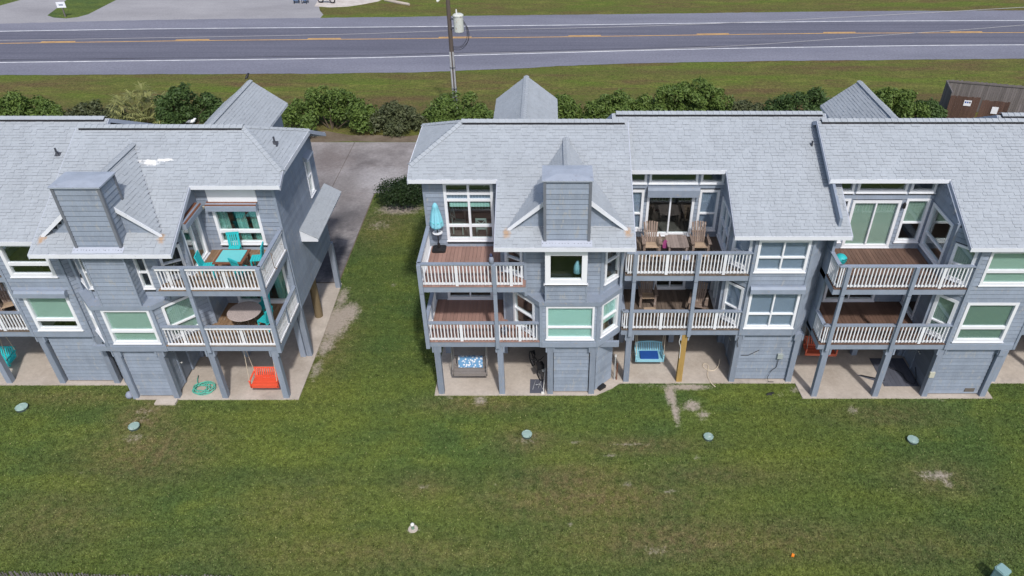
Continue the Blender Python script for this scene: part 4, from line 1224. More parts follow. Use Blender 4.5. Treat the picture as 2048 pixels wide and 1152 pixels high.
h.window((0, 2.8), (3.03, 2.8), 0.30, 2.55, 2.95, 5.0, vsplit=(0.5,), name='sliding_door', cover='curtain', cases=((0.03, 0.3), (0.7, 0.97)))
bay_walls(h, h.up, 4.80, 7.2, {0: [(0.32, 1.74, 5.6, 7.5)], 1: [(0.15, 0.95, 5.65, 7.0)], 2: [(0.40, 0.85, 5.33, 6.76), (2.40, 2.82, 5.33, 6.76)], 3: [(0.14, 1.02, 5.25, 6.95)]})
h.window(h.up[0], h.up[1], 0.32, 1.74, 5.6, 7.5, vsplit=(0.5,), name='sliding_door', cover='curtain', cases=((0.55, 0.75),), case=0.09)
shutter_box(h, h.up[0], h.up[1], 0.25, 1.78, 7.52, 7.80, 'trim_grey', 'copper_brown', 0.26)
h.window(h.up[1], h.up[2], 0.15, 0.95, 5.65, 7.0, hsplit=(0.5,))
for u in (0.40, 2.40): h.window(h.up[2], h.up[3], u, u + 0.44, 5.33, 6.76, hsplit=(0.5,), case=0.07, cover='curtain', cover_mat='rope', cases=((0.5, 0.9),))
h.window(h.up[3], h.up[4], 0.14, 1.02, 5.25, 6.95, hsplit=(0.55,))
bay_walls(h, h.lo, 2.64, 4.67, {1: [(0.55, 1.75, 3.05, 4.62)], 2: [(0.10, 1.92, 3.03, 4.66)], 3: [(0.16, 1.16, 3.03, 4.63)]}, False)
h.window(h.lo[1], h.lo[2], 0.55, 1.75, 3.05, 4.62, hsplit=(0.35,), cover='blind', cover_mat='blind_green')
h.window(h.lo[2], h.lo[3], 0.10, 1.92, 3.03, 4.66, hsplit=(0.36,), cover='blind', cover_mat='blind_green', split_w=0.12)
h.window(h.lo[3], h.lo[4], 0.16, 1.16, 3.03, 4.63, hsplit=(0.5,), cover='blind', cover_mat='blind_green', cover_h=0.6)
# closed chase box that carries the chimney
h.wall((4.77, -0.05), (6.23, -0.05), 4.82, 7.1)
h.wall((4.77, 0.44), (4.77, -0.05), 4.82, 7.1); h.wall((6.23, -0.05), (6.23, 0.44), 4.82, 7.1)
h.box('box_floor', 4.80, 6.20, -0.03, 0.44, 4.80, 4.85, 'trim_grey')
for x in (4.74, 6.20): h.box('box_trim', x, x + 0.06, -0.085, -0.04, 4.82, 7.08, 'trim_grey')
# side piles of the row end: painted, bare and painted
pile(h, 0.1, 2.8, brackets=False); pile(h, 0.05, 8.0, brackets=False)
h.part('pile', MB().tube([h.P(0.42, 5.6, 0), h.P(0.40, 5.6, 1.4), h.P(0.38, 5.6, 2.6)], [0.19, 0.18, 0.17], 12), 'pile_old')
cricket(h, rL)
rear_wing(h, 5.10, 1.7, 7.88, 6.63, 15.5, rL)
h.finish_roof(rL)

# ================= flush houses
def ground_store(h, x0, x1, xs, right_chamfer=None, raw=None, knob=True, vent=False):
    for x in xs: pile(h, x, 0.14, mat='pile_raw' if raw is not None and abs(x - raw) < 0.01 else 'pile_grey')
    for x in xs[:-1]: pile(h, x, 2.75, brackets=False)
    h.wall((x0, 0.18), (x1, 0.18), 0.12, 2.62)
    h.wall((x0 - 0.02, 2.7), (x0 - 0.02, 0.3), 0.12, 2.62, [(0.15, 1.0, 0.12, 2.1)], mat='siding_dull')
    door_leaf(h, (x0 - 0.02, 2.7), (x0 - 0.02, 0.3), 0.15, 1.0, 'siding', False)
    if knob:
        kb = MB(); k0 = h.P(x0 - 0.02, 1.35, 1.25)
        for dx in (0, 0.12):
            q = k0 + Vector((0, dx, 0)); n = Vector((-1, 0, 0))
            kb.tube([q - n * 0.02, q + n * 0.02, q + n * 0.05, q + n * 0.075], [0.018, 0.018, 0.035, 0.03], 8)
        h.part('hook', kb, 'porcelain')
    h.box('store_back', x0, x1, 2.7, 2.8, 0.05, 2.62, 'siding')
    h.wall((x1 + 0.02, 0.3), (x1 + 0.02, 2.7), 0.12, 2.62)
    h.box('beam', 0.1, x1 + 0.3, 0.30, 0.42, 2.36, 2.61, 'trim_grey')
    h.box('beam', 0.1, x1 + 0.3, 2.80, 2.92, 2.36, 2.61, 'trim_grey')
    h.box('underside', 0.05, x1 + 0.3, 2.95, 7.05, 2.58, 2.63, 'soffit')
    h.box('shade_wall', 0.05, x1 + 0.3, 4.9, 5.0, 0.05, 2.57, 'trim_dark')  # added light blocker that deepens the shade under the decks

def bay_band(h):
    mb = MB()
    for a, b in zip(h.bay[1:], h.bay[2:]):
        A, B = h.P(*a, 2.62), h.P(*b, 2.62)
        d = (B - A).normalized(); n = Vector((d.y, -d.x, 0))
        mb.hexa([A + n * 0.035, B + n * 0.035, B - n * 0.1, A - n * 0.1, *[p + Vector((0, 0, 0.27)) for p in (A + n * 0.035, B + n * 0.035, B - n * 0.1, A - n * 0.1)]])
    h.part('bay_beam', mb, 'trim_grey')

# ---- house B
hB, rB = flush_house('set-back middle townhouse with two wooden chairs and a table on its upper deck', 2.85, 23.45, 0.02, 'deck_grey', 8.10, 3.88, 4.0, 4.78, 6.93, 7.65, xl_roof=-0.35)
h = hB
back = [(1.03, 2.93, 7.99, 8.47), (3.03, 3.95, 7.99, 8.47), (0.08, 0.93, 7.99, 8.47), (1.00, 2.90, 5.62, 7.52), (3.06, 3.86, 5.86, 7.70), (0.15, 0.88, 5.86, 7.70), (1.62, 2.95, 2.95, 5.0)]
h.wall((0, 2.8), (4.0, 2.8), 2.64, 8.66, back)
L_ = ((0, 2.8), (4.0, 2.8))
for k in range(3): h.window(*L_, *back[k], case=0.09)
h.window(*L_, *back[3], vsplit=(0.5,), name='sliding_door', case=0.10)
h.window(*L_, *back[4], hsplit=(0.42,), cover='blind', cover_mat='blind_blue')
h.window(*L_, *back[5], hsplit=(0.42,), cover='blind', cover_mat='blind_blue')
h.window(*L_, *back[6], vsplit=(0.5,), name='sliding_door')
shutter_box(h, *L_, 0.98, 3.02, 7.50, 7.88, 'trim_grey', None, 0.26)
hl = {0: [(0.15, 1.85, 5.75, 7.5), (0.3, 1.5, 3.0, 4.9)], 1: [(0.14, 0.96, 5.7, 7.1), (0.14, 0.96, 3.05, 4.85)], 2: [(0.08, 2.02, 5.70, 7.12), (0.10, 2.07, 3.0, 4.80)]}
bay_walls(h, h.bay, 2.64, 7.2, hl)
h.window(h.bay[0], h.bay[1], *hl[0][0], vsplit=(0.5,), hsplit=(0.45,), cover='blind', cover_mat='blind_blue')
h.window(h.bay[0], h.bay[1], *hl[0][1], vsplit=(0.5,))
h.window(h.bay[1], h.bay[2], *hl[1][0], hsplit=(0.45,), cover='blind', cover_mat='blind_blue')
h.window(h.bay[1], h.bay[2], *hl[1][1], hsplit=(0.40,), cover='blind', cover_mat='blind_blue')
h.window(h.bay[2], h.bay[3], *hl[2][0], vsplit=(0.5,), hsplit=(0.45,), cover='blind', cover_mat='blind_blue')
h.window(h.bay[2], h.bay[3], *hl[2][1], vsplit=(0.5,), hsplit=(0.38,), cover='blind', cover_mat='blind_blue')
shutter_box(h, h.bay[2], h.bay[3], 0.05, 2.15, 4.80, 5.08, 'trim_grey', None, 0.2)
bay_band(h)
ground_store(h, 4.95, 7.1, [0.36, 2.60, 4.82, 7.22], raw=2.60)
h.box('meter_box', 6.55, 6.77, 0.06, 0.15, 1.28, 1.52, 'box_grey')
h.part('cable', MB().tube([h.P(6.62, 0.10, 1.28), h.P(6.62, 0.12, 0.8), h.P(6.42, 0.08, 0.62), h.P(6.30, 0.03, 0.3), h.P(6.36, -0.02, 0.1), h.P(6.6, 0.0, 0.07)], 0.014, 6), 'wire_black')
h.part('cable', MB().tube([h.P(5.05, 0.14, 1.42), h.P(5.35, 0.12, 1.44), h.P(5.75, 0.12, 1.72)], 0.012, 6), 'wire_black')
h.part('cable', MB().tube([h.P(4.75, -0.06, 2.55), h.P(4.73, -0.03, 2.3), h.P(4.80, -0.03, 2.0)], 0.014, 6), 'wire_black')
h.part('cable', MB().tube([h.P(2.42, -0.03, 2.6), h.P(2.38, -0.04, 2.3), h.P(2.47, -0.03, 2.0), h.P(2.48, -0.02, 1.4)], 0.016, 6), 'porcelain')
h.finish_roof(rB)

# ---- house C
hC, rC = flush_house('townhouse with an empty brown upper deck and green blinds in its bay', 10.5, 22.55, 0.09, 'deck_dark', 7.95, 4.35, 4.25, 5.0, 7.68, 7.70, xl_roof=-0.11)
h = hC
back = [(1.17, 3.08, 8.07, 8.56), (3.19, 4.17, 8.07, 8.56), (0.10, 1.06, 8.07, 8.56), (1.14, 3.02, 5.62, 7.72), (3.19, 4.12, 5.86, 7.80), (0.25, 1.05, 5.86, 7.80), (0.95, 3.1, 2.95, 5.0)]
h.wall((0, 2.8), (4.25, 2.8), 2.64, 8.78, back)
L_ = ((0, 2.8), (4.25, 2.8))
for k in range(3): h.window(*L_, *back[k], case=0.10)
h.window(*L_, *back[3], vsplit=(0.5,), name='sliding_door', case=0.11, cover='blind', cover_mat='blind_sage')
h.window(*L_, *back[4], hsplit=(0.45,), cover='blind', cover_mat='blind_sage', cover_h=0.52)
h.window(*L_, *back[5], hsplit=(0.45,))
h.window(*L_, *back[6], vsplit=(0.5,), name='sliding_door')
h.part('wall_lamp', MB().lathe([(0.03, 0.0), (0.06, 0.03), (0.065, 0.2), (0.03, 0.26)], 8, tuple(h.P(3.11, 2.68, 7.42))), 'black')
hl = {0: [(0.08, 1.80, 5.80, 7.68), (0.15, 1.30, 2.98, 4.95)], 1: [(0.12, 0.94, 5.65, 7.15), (0.12, 0.94, 3.05, 4.9)], 2: [(0.30, 2.45, 5.72, 7.22), (0.17, 2.12, 3.03, 4.92)]}
bay_walls(h, h.bay[:4], 2.64, 7.2, hl)
h.window(h.bay[0], h.bay[1], *hl[0][0], hsplit=(0.33,), case=0.12)
h.window(h.bay[0], h.bay[1], *hl[0][1], name='sliding_door')
h.window(h.bay[1], h.bay[2], *hl[1][0], hsplit=(0.45,), cover='blind', cover_mat='blind_sage')
h.window(h.bay[1], h.bay[2], *hl[1][1], hsplit=(0.35,), cover='blind', cover_mat='blind_sage', case=0.12)
h.window(h.bay[2], h.bay[3], *hl[2][0], hsplit=(0.40,), cover='blind', cover_mat='blind_green', split_w=0.12)
h.window(h.bay[2], h.bay[3], *hl[2][1], hsplit=(0.36,), cover='blind', cover_mat='blind_deep', split_w=0.13, case=0.12)
h.wall((7.68, 0.0), (7.68, 1.1), 2.64, 7.2)
bay_band(h)
ground_store(h, 5.05, 7.2, [0.40, 2.92, 4.95, 7.35])
h.box('vent_grille', 6.6, 7.0, 0.14, 0.16, 0.22, 0.40, 'vent_brown')
h.box('meter_box', 4.80, 5.0, -0.04, 0.04, 1.15, 1.42, 'box_cream')
h.box('beam_end', 7.2, 7.5, -0.05, 0.28, 2.3, 2.61, 'trim_grey')
rear_wing(h, 5.60, 1.75, 7.85, 6.50, 15.4, rC)
h.finish_roof(rC)

# ---- house L1 at the left edge
h1, r1 = flush_house('leftmost townhouse, cut off by the picture edge, green blind in its lower bay window', -25.5, 23.35, -0.15, 'deck_grey', 7.9, 3.9, 4.0, 4.80, 7.15, 7.75, xl_roof=-0.35)
h = h1
h.wall((0, 2.8), (4.0, 2.8), 2.64, 8.5, [(1.0, 2.9, 5.62, 7.5), (1.0, 2.9, 2.95, 5.0)])
for z0, z1 in ((5.62, 7.5), (2.95, 5.0)): h.window((0, 2.8), (4.0, 2.8), 1.0, 2.9, z0, z1, vsplit=(0.5,), name='sliding_door')
hl = {0: [(0.3, 1.6, 5.75, 7.4)], 1: [(0.12, 0.98, 5.65, 7.05), (0.12, 0.98, 3.05, 4.85)], 2: [(0.30, 2.05, 5.55, 7.03), (0.32, 2.08, 2.97, 4.68)]}
bay_walls(h, h.bay, 2.64, 7.1, hl)
h.window(h.bay[0], h.bay[1], *hl[0][0], vsplit=(0.5,))
for k in (0, 1): h.window(h.bay[1], h.bay[2], *hl[1][k], hsplit=(0.45,))
h.window(h.bay[2], h.bay[3], *hl[2][0], hsplit=(0.38,), case=0.13, split_w=0.13)
h.window(h.bay[2], h.bay[3], *hl[2][1], hsplit=(0.30,), case=0.12, cover='blind', cover_h=0.68, split_w=0.12)
shutter_box(h, h.bay[2], h.bay[3], 0.20, 2.15, 4.68, 4.96, 'trim_grey', None, 0.2)
bay_band(h)
ground_store(h, 5.15, 7.1, [0.40, 2.7, 4.95, 7.25], knob=False)
h.finish_roof(r1)

# ---- house D at the right edge
hD, rD = flush_house('rightmost townhouse, almost wholly cut off by the right picture edge', 18.3, 23.45, -0.05, 'deck_grey', 8.0, 3.9, 4.0, 4.80, 6.95, 7.65, xl_roof=-0.45)
h = hD
h.wall((0, 2.8), (4.0, 2.8), 2.64, 8.6, [(1.0, 2.9, 5.62, 7.5)])
h.window((0, 2.8), (4.0, 2.8), 1.0, 2.9, 5.62, 7.5, vsplit=(0.5,), name='sliding_door')
bay_walls(h, h.bay, 2.64, 7.2, {2: [(0.1, 2.0, 5.7, 7.1)]})
h.window(h.bay[2], h.bay[3], 0.1, 2.0, 5.7, 7.1, hsplit=(0.4,), cover='blind')
ground_store(h, 5.0, 7.1, [0.40, 2.7, 4.95, 7.25], knob=False)
h.finish_roof(rD, 60)

# ================================================================== PLANTS
def leaf_mesh(name, lobes, n, size, mat, squash=1.0, up=0.3, inner=0.72):
    """leaf-sized faces spread through the outer shell of overlapping lobes"""
    L = np.array(lobes, float); w = L[:, 3] ** 2; w /= w.sum()
    k = rng.choice(len(L), n, p=w)
    d = rng.normal(size=(n, 3)); d /= np.linalg.norm(d, axis=1)[:, None]
    low = d[:, 2] < -0.35; d[low, 2] *= -1
    r = L[k, 3] * (inner + (1 - inner) * rng.random(n) ** 0.6) * (1 + 0.13 * rng.normal(size=n))
    p = L[k, :3] + d * r[:, None] * np.array([1, 1, squash])
    keep = p[:, 2] > 0.03
    p, d, n = p[keep], d[keep], keep.sum()
    nr = d * 0.7 + rng.normal(size=(n, 3)) * 0.55 + np.array([0, 0, up]); nr /= np.linalg.norm(nr, axis=1)[:, None]
    a = np.cross(nr, rng.normal(size=(n, 3))); a /= np.linalg.norm(a, axis=1)[:, None]
    b = np.cross(nr, a)
    s = (size * (0.6 + 0.8 * rng.random(n)))[:, None]
    V = np.empty((n, 4, 3))
    V[:, 0] = p - a * s * 0.9; V[:, 1] = p - b * s * 0.38 + nr * s * 0.12; V[:, 2] = p + a * s * 0.9; V[:, 3] = p + b * s * 0.38 + nr * s * 0.12
    me = bpy.data.meshes.new(name)
    me.vertices.add(4 * n); me.vertices.foreach_set('co', V.ravel())
    me.loops.add(4 * n); me.loops.foreach_set('vertex_index', np.arange(4 * n, dtype=np.int32))
    me.polygons.add(n); me.polygons.foreach_set('loop_start', np.arange(0, 4 * n, 4, dtype=np.int32))
    me.update(); me.validate(); me.materials.append(MATS[mat])
    return me

def shrub(label, x, y, w, h, mat, seed, dens=1.0, depth=None, size=0.13, group='shrubs of the hedge behind the houses', name='shrub'):
    R = random.Random(seed)
    dp = depth or w * 0.6
    t = thing(name, label, 'shrub', (x, y, 0), 0, group)
    lobes = []
    k = int(11 + w * 3.2)
    for i in range(k):
        a = R.uniform(0, 2 * PI); q = math.sqrt(R.random())
        lx, ly = q * math.cos(a) * w * 0.40, q * math.sin(a) * dp * 0.40
        top = h * (1 - 0.48 * q ** 1.6) * R.uniform(0.78, 1.04)
        r = R.uniform(0.32, 0.58) * min(1.0, h / 2.0)
        lobes.append((lx, ly, max(r * 0.7, top - r), r))
        lobes.append((lx * 1.1, ly * 1.1, max(0.3, (top - r) * R.uniform(0.3, 0.65)), r * 1.1))
    me = leaf_mesh('crown', lobes, int(330 * k * dens), size, mat, 1.0)
    link('crown', me, None, t)
    mb = MB()
    for i in range(9):
        l = lobes[R.randrange(len(lobes))]
        a = R.uniform(0, 6.28)
        b0 = (0.12 * math.cos(a) + l[0] * 0.15, 0.12 * math.sin(a), 0)
        mb.tube([b0, (l[0] * 0.5, l[1] * 0.5, l[2] * 0.55), (l[0], l[1], l[2])], [0.05, 0.035, 0.015], 5)
    part('trunk', mb, 'bark', t)
    return t

SH = [('large dark green shrub at the left picture edge behind the roof', -37.6, 50.2, 7.0, 2.75, 'leaf_bright', 1, 1.0),
      ('low dusty shrub between the left edge shrub and the palm', -32.4, 50.4, 5.2, 1.95, 'leaf_dusty', 2, 0.75),
      ('tall green shrub between the palm and the slanted rear roof', -25.7, 50.4, 6.2, 3.2, 'leaf_deep', 3, 1.0),
      ('thin low shrub beside the slanted rear roof of the left row', -22.2, 50.9, 3.0, 1.7, 'leaf_dusty', 33, 0.6),
      ('big bright green shrub beyond the driveway right of the slanted rear roof', -15.6, 50.0, 7.6, 3.05, 'leaf_bright', 4, 1.15),
      ('sparse dusty green shrub in the middle of the bed beyond the driveway', -11.0, 50.0, 4.6, 2.05, 'leaf_dusty', 5, 0.7),
      ('bright round shrub at the foot of the utility pole', -6.5, 50.2, 5.6, 2.8, 'leaf_bright', 6, 1.1),
      ('small shrub showing right of the centre rear gable', 0.9, 50.8, 2.8, 2.3, 'leaf_bright', 7, 1.0),
      ('wide green shrub left of the tallest hedge shrub above the middle roof', 4.6, 50.4, 5.2, 2.7, 'leaf_bright', 8, 1.0),
      ('tallest shrub of the hedge, above the middle townhouse roof', 9.9, 50.6, 7.8, 3.45, 'leaf_bright', 9, 1.1),
      ('broad shrub left of the right rear gable', 18.0, 50.6, 6.4, 3.0, 'leaf_deep', 10, 1.0),
      ('broad shrub between the right rear gable and the brown enclosure', 24.0, 50.4, 6.4, 3.0, 'leaf_bright', 11, 1.0),
      ('green filler shrub between the two widest hedge shrubs above the middle roof', 7.0, 50.9, 4.0, 2.5, 'leaf_bright', 41, 1.0),
      ('dusty shrub right of the tallest hedge shrub', 14.0, 51.0, 4.2, 2.0, 'leaf_dusty', 42, 0.8),
      ('green shrub half hidden behind the right rear gable', 21.2, 50.9, 4.4, 2.7, 'leaf_bright', 43, 1.0),
      ('low green shrub just left of the brown enclosure', 27.0, 51.2, 3.0, 1.8, 'leaf_deep', 12, 0.8)]
for lb, x, y, w, hh, m, sd, dn in SH:
    shrub(lb, x, y, w, hh, m, sd, dn, size=0.13)

# clipped round bush by the drive
t = thing('clipped_bush', 'dark clipped rounded bush on sandy soil beside the driveway', 'bush', (-8.75, 38.75, 0), 0)
lob = [(random.uniform(-1, 1) * 0.85, random.uniform(-1, 1) * 0.5, 0.72 + random.uniform(-.05, .12), 0.78) for _ in range(22)]
link('crown', leaf_mesh('crown', lob, 9500, 0.075, 'leaf_clipped', 0.95, 0.2, 0.86), None, t)
part('trunk', MB().tube([(0, 0, 0), (0.05, 0, 0.5), (0, 0.05, 0.9)], [0.09, 0.07, 0.05], 7).tube([(0.05, 0, 0.2), (0.5, 0.1, 0.8)], [0.05, 0.03], 6), 'bark', t)

# fan palm: arching strap leaves from short stems
t = thing('fan_palm', 'yellowish green bushy fan palm with drooping leaves behind the left roof', 'palm', (-28.7, 50.3, 0), 0)
for k in range(46):
    a = k * 2.399; el = 1.3 - 1.15 * (k / 46) ** 0.8; Lp = random.uniform(1.4, 2.2)
    base = Vector((0, 0, 0.35)); d = Vector((math.cos(a) * math.cos(el), math.sin(a) * math.cos(el), math.sin(el)))
    tip = base + d * Lp + Vector((random.uniform(-.25, .25), random.uniform(-.2, .2), 0.1))
    mb = MB().tube([base, (base + tip) / 2 + Vector((0, 0, 0.05)), tip], [0.025, 0.02, 0.012], 4)
    side = d.cross(Vector((0, 0, 1))).normalized(); upv = side.cross(d)
    for j in range(15):
        f = (j - 7) / 7; an = f * 1.5
        q = (d * math.cos(an) + side * math.sin(an)).normalized(); ln = random.uniform(0.7, 1.0)
        p1 = tip + q * ln * 0.55 + Vector((0, 0, -0.02)); p2 = tip + q * ln + Vector((0, 0, -0.34 * random.uniform(0.5, 1.3)))
        wv = q.cross(Vector((0, 0, 1))).normalized() * 0.045
        i0 = len(mb.v); mb.v += [tuple(tip), tuple(p1 - wv), tuple(p1 + wv), tuple(p2)]
        mb.f += [(i0, i0 + 1, i0 + 2), (i0 + 1, i0 + 3, i0 + 2)]
    part('frond', mb, 'leaf_palm', t)
part('trunk', MB().tube([(0, 0, 0), (0, 0, 0.6)], [0.22, 0.16], 8), 'bark', t)

# ================================================================== DECK FURNITURE
def dining_chair(label, loc, rz, mat='turquoise', group=None):
    t = thing('chair', label, 'chair', loc, rz, group)
    s = MB()
    for i in range(5): s.box(-0.22, 0.22, -0.22 + i * 0.09, -0.14 + i * 0.09, 0.43, 0.455)
    part('seat', s, mat, t)
    for x in (-0.2, 0.2):
        part('leg', MB().bar((x, -0.19, 0), (x, -0.19, 0.43), 0.045, 0.045), mat, t)
        part('leg', MB().bar((x, 0.25, 0), (x, 0.2, 0.43), 0.045, 0.045).bar((x, 0.2, 0.43), (x, 0.30, 0.98), 0.045, 0.045), mat, t)
    part('top_rail', MB().bar((-0.24, 0.30, 0.97), (0.24, 0.30, 0.97), 0.035, 0.10), mat, t)
    for i in range(5):
        x = -0.15 + i * 0.075
        part('slat', MB().bar((x, 0.215, 0.46), (x, 0.29, 0.93), 0.045, 0.02, (0, 1, 0)), mat, t)
    part('stretcher', MB().bar((-0.2, -0.19, 0.36), (0.2, -0.19, 0.36), 0.02, 0.06).bar((-0.2, 0.22, 0.36), (0.2, 0.22, 0.36), 0.02, 0.06), mat, t)
    return t

z = Z2
t = thing('dining_table', 'square turquoise topped wooden table on the left upper deck', 'table', (-11.98, 23.62, z), 0.0)
part('top', MB().box(-0.46, 0.46, -0.40, 0.40, 0.735, 0.76), 'turquoise_pale', t)
part('top_frame', MB().box(-0.56, 0.56, -0.50, 0.50, 0.69, 0.73), 'copper_brown', t)
for x in (-0.46, 0.46):
    for y in (-0.4, 0.4): part('leg', MB().bar((x, y, 0), (x, y, 0.69), 0.07, 0.07), 'copper_brown', t)
G = 'turquoise chairs round the square table'
dining_chair('turquoise slatted chair behind the square table, against the curtained window', (-12.3, 24.6, z), 0.15, 'turquoise', G)
dining_chair('turquoise chair at the right side of the square table, seen from its side', (-11.2, 23.95, z), -1.45, 'turquoise', G)
dining_chair('turquoise chair at the left side of the square table', (-12.85, 23.4, z), 1.7, 'turquoise', G)
dining_chair('turquoise chair in front of the square table next to the railing', (-11.5, 23.2, z), 2.6, 'turquoise', G)
z = Z1
t = thing('round_table', 'round speckled stone topped table on the left lower deck', 'table', (-12.15, 23.68, z), 0)
part('top', MB().lathe([(0.58, 0), (0.65, 0.01), (0.66, 0.03), (0.65, 0.05)], 40, (0, 0, 0.70)), 'granite', t)
for k in range(4):
    a = k * PI / 2 + 0.6
    part('leg', MB().tube([(0.42 * math.cos(a), 0.42 * math.sin(a), 0), (0.2 * math.cos(a), 0.2 * math.sin(a), 0.4), (0.36 * math.cos(a), 0.36 * math.sin(a), 0.70)], 0.02, 6), 'wicker', t)
G = 'turquoise chairs at the round table'
dining_chair('turquoise chair at the near right of the round stone table', (-11.35, 23.55, z), -1.9, 'turquoise', G)
dining_chair('turquoise chair at the far side of the round stone table, mostly hidden', (-11.75, 24.5, z), -0.4, 'turquoise', G)

def adirondack(label, loc, rz, mat='chair_wood', group='wooden adirondack chairs', seat='chair_wood_pale', tall=0.0):
    t = thing('adirondack_chair', label, 'chair', loc, rz, group)
    for i in range(6):
        y = -0.30 + i * 0.105
        part('seat_slat', MB().bar((-0.26, y, 0.38 + tall - i * 0.022), (0.26, y, 0.38 + tall - i * 0.022), 0.095, 0.022), seat, t)
    for i in range(6):
        x = -0.225 + i * 0.09; top = 1.06 - 0.9 * (x * x)
        part('back_slat', MB().bar((x * 0.86, 0.22, 0.27 + tall), (x * 1.12, 0.58, top + tall), 0.068, 0.02, (0, 1, 0.3)), mat, t)
    part('back_brace', MB().bar((-0.28, 0.44, 0.66 + tall), (0.28, 0.44, 0.66 + tall), 0.03, 0.07), mat, t)
    for x in (-0.33, 0.33):
        part('armrest', MB().prism([(x - 0.07, -0.40, 0.56 + tall), (x + 0.07, -0.40, 0.56 + tall), (x + 0.06, 0.1, 0.56 + tall), (x + 0.04 * (1 if x > 0 else -1), 0.45, 0.56 + tall), (x - 0.05, 0.1, 0.56 + tall)], (0, 0, 0.025)), mat, t)
        part('leg', MB().bar((x * 0.9, -0.31, 0), (x * 0.9, -0.31, 0.555 + tall), 0.09, 0.03), mat, t)
        part('side_rail', MB().bar((x * 0.82, -0.32, 0.33 + tall), (x * 0.82, 0.62, 0.04), 0.025, 0.12), mat, t)
    return t

def footstool(label, loc, rz, group='footstools'):
    t = thing('footstool', label, 'footstool', loc, rz, group)
    for i in range(4): part('slat', MB().box(-0.24, 0.24, -0.2 + i * 0.105, -0.105 + i * 0.105, 0.30 - i * 0.012, 0.32 - i * 0.012), 'chair_wood_pale', t)
    for x in (-0.2, 0.2):
        for y in (-0.16, 0.18): part('leg', MB().bar((x, y, 0), (x, y, 0.285), 0.03, 0.06), 'chair_wood', t)
    return t

adirondack('wooden adirondack chair left of the table on the middle upper deck', (4.0, 25.12, Z2), 0.0)
adirondack('wooden adirondack chair right of the table on the middle upper deck', (5.92, 25.12, Z2), 0.0)
footstool('wooden footstool before the left adirondack chair on the middle upper deck', (4.12, 24.45, Z2), 0.05)
footstool('wooden footstool before the right adirondack chair on the middle upper deck', (5.95, 24.45, Z2), -0.03)
t = thing('side_table', 'grey weathered plank table between two adirondack chairs', 'table', (5.0, 25.05, Z2), 0.0)
for i in range(7): part('plank', MB().box(-0.42 + i * 0.12, -0.306 + i * 0.12, -0.48 + (0.05 if i in (0, 6) else 0), 0.48 - (0.05 if i in (0, 6) else 0), 0.50, 0.525), 'table_wood', t)
for x in (-0.33, 0.33):
    for y in (-0.38, 0.38): part('leg', MB().bar((x, y, 0), (x, y, 0.5), 0.07, 0.05), 'table_wood', t)
part('shelf', MB().box(-0.3, 0.3, -0.35, 0.35, 0.18, 0.2), 'table_wood', t)
tag(part('towel', MB().prism([(4.42, 24.82, Z2 + 0.33), (4.58, 24.78, Z2 + 0.35), (4.60, 24.95, Z2 + 0.47), (4.5, 25.02, Z2 + 0.52), (4.42, 24.95, Z2 + 0.45)], (0.03, 0.05, 0.06)), 'magenta', None), 'magenta bundle beside the left adirondack chair on the upper deck', 'towel')
tag(part('cushion', MB().lathe([(0.05, 0), (0.16, 0.03), (0.17, 0.1), (0.1, 0.17), (0.03, 0.18)], 12, (5.32, 24.5, Z2 + 0.02)), 'cloth_grey', None, True), 'grey blue bundle below the plank table near the railing', 'cushion')
adirondack('tall wooden adirondack chair with its foot ledge at left on the middle lower deck', (4.05, 25.2, Z1), 0.0, tall=0.12)
footstool('wooden footstool before the left chair on the middle lower deck', (4.08, 24.35, Z1), 0.0)
adirondack('wooden adirondack chair at right on the middle lower deck, turned to the left', (6.1, 24.75, Z1), -0.25, seat='chair_wood')
adirondack('weathered wooden chair on the lower deck at the left picture edge', (-22.3, 24.75, Z1), 0.55)

# closed umbrella with tray and base
t = thing('patio_umbrella', 'closed aqua patio umbrella with white tray and black base on the upper deck', 'umbrella', (-4.42, 25.22, Z2), 0)
part('base', MB().prism([(-0.27, -0.20, 0), (-0.20, -0.25, 0), (0.20, -0.25, 0), (0.27, -0.20, 0), (0.27, 0.20, 0), (0.20, 0.25, 0), (-0.20, 0.25, 0), (-0.27, 0.20, 0)], (0, 0, 0.07)).lathe([(0.2, 0.07), (0.07, 0.12), (0.05, 0.3)], 12), 'black', t)
part('pole', MB().tube([(0, 0, 0.05), (0, 0, 2.05)], 0.022, 8), 'black', t)
part('tray', MB().lathe([(0.03, 0), (0.18, 0.0), (0.20, 0.03), (0.19, 0.03), (0.17, 0.012), (0.03, 0.012)], 20, (0, 0, 0.78)), 'white', t)
prof = [(0.10, 1.02), (0.235, 1.08), (0.24, 1.14), (0.22, 1.35), (0.16, 1.7), (0.105, 1.93), (0.115, 1.95), (0.05, 2.1), (0.0, 2.14)]
mb = MB(); n = 32
for r, zz in prof:
    for k in range(n):
        a = 2 * PI * k / n; rr = r * (1 + 0.17 * math.cos(8 * a) + 0.05 * math.sin(3 * a))
        mb.v.append((rr * math.cos(a), rr * math.sin(a), zz + (0.05 * math.cos(8 * a) if zz < 1.1 else 0)))
for i in range(len(prof) - 1):
    for k in range(n): mb.f.append((i * n + k, i * n + (k + 1) % n, (i + 1) * n + (k + 1) % n, (i + 1) * n + k))
part('canopy', mb, 'umbrella_cloth', t, True)
part('strap', MB().lathe([(0.232, 0), (0.235, 0.03)], 24, (0, 0, 1.3)), 'turquoise_pale', t)

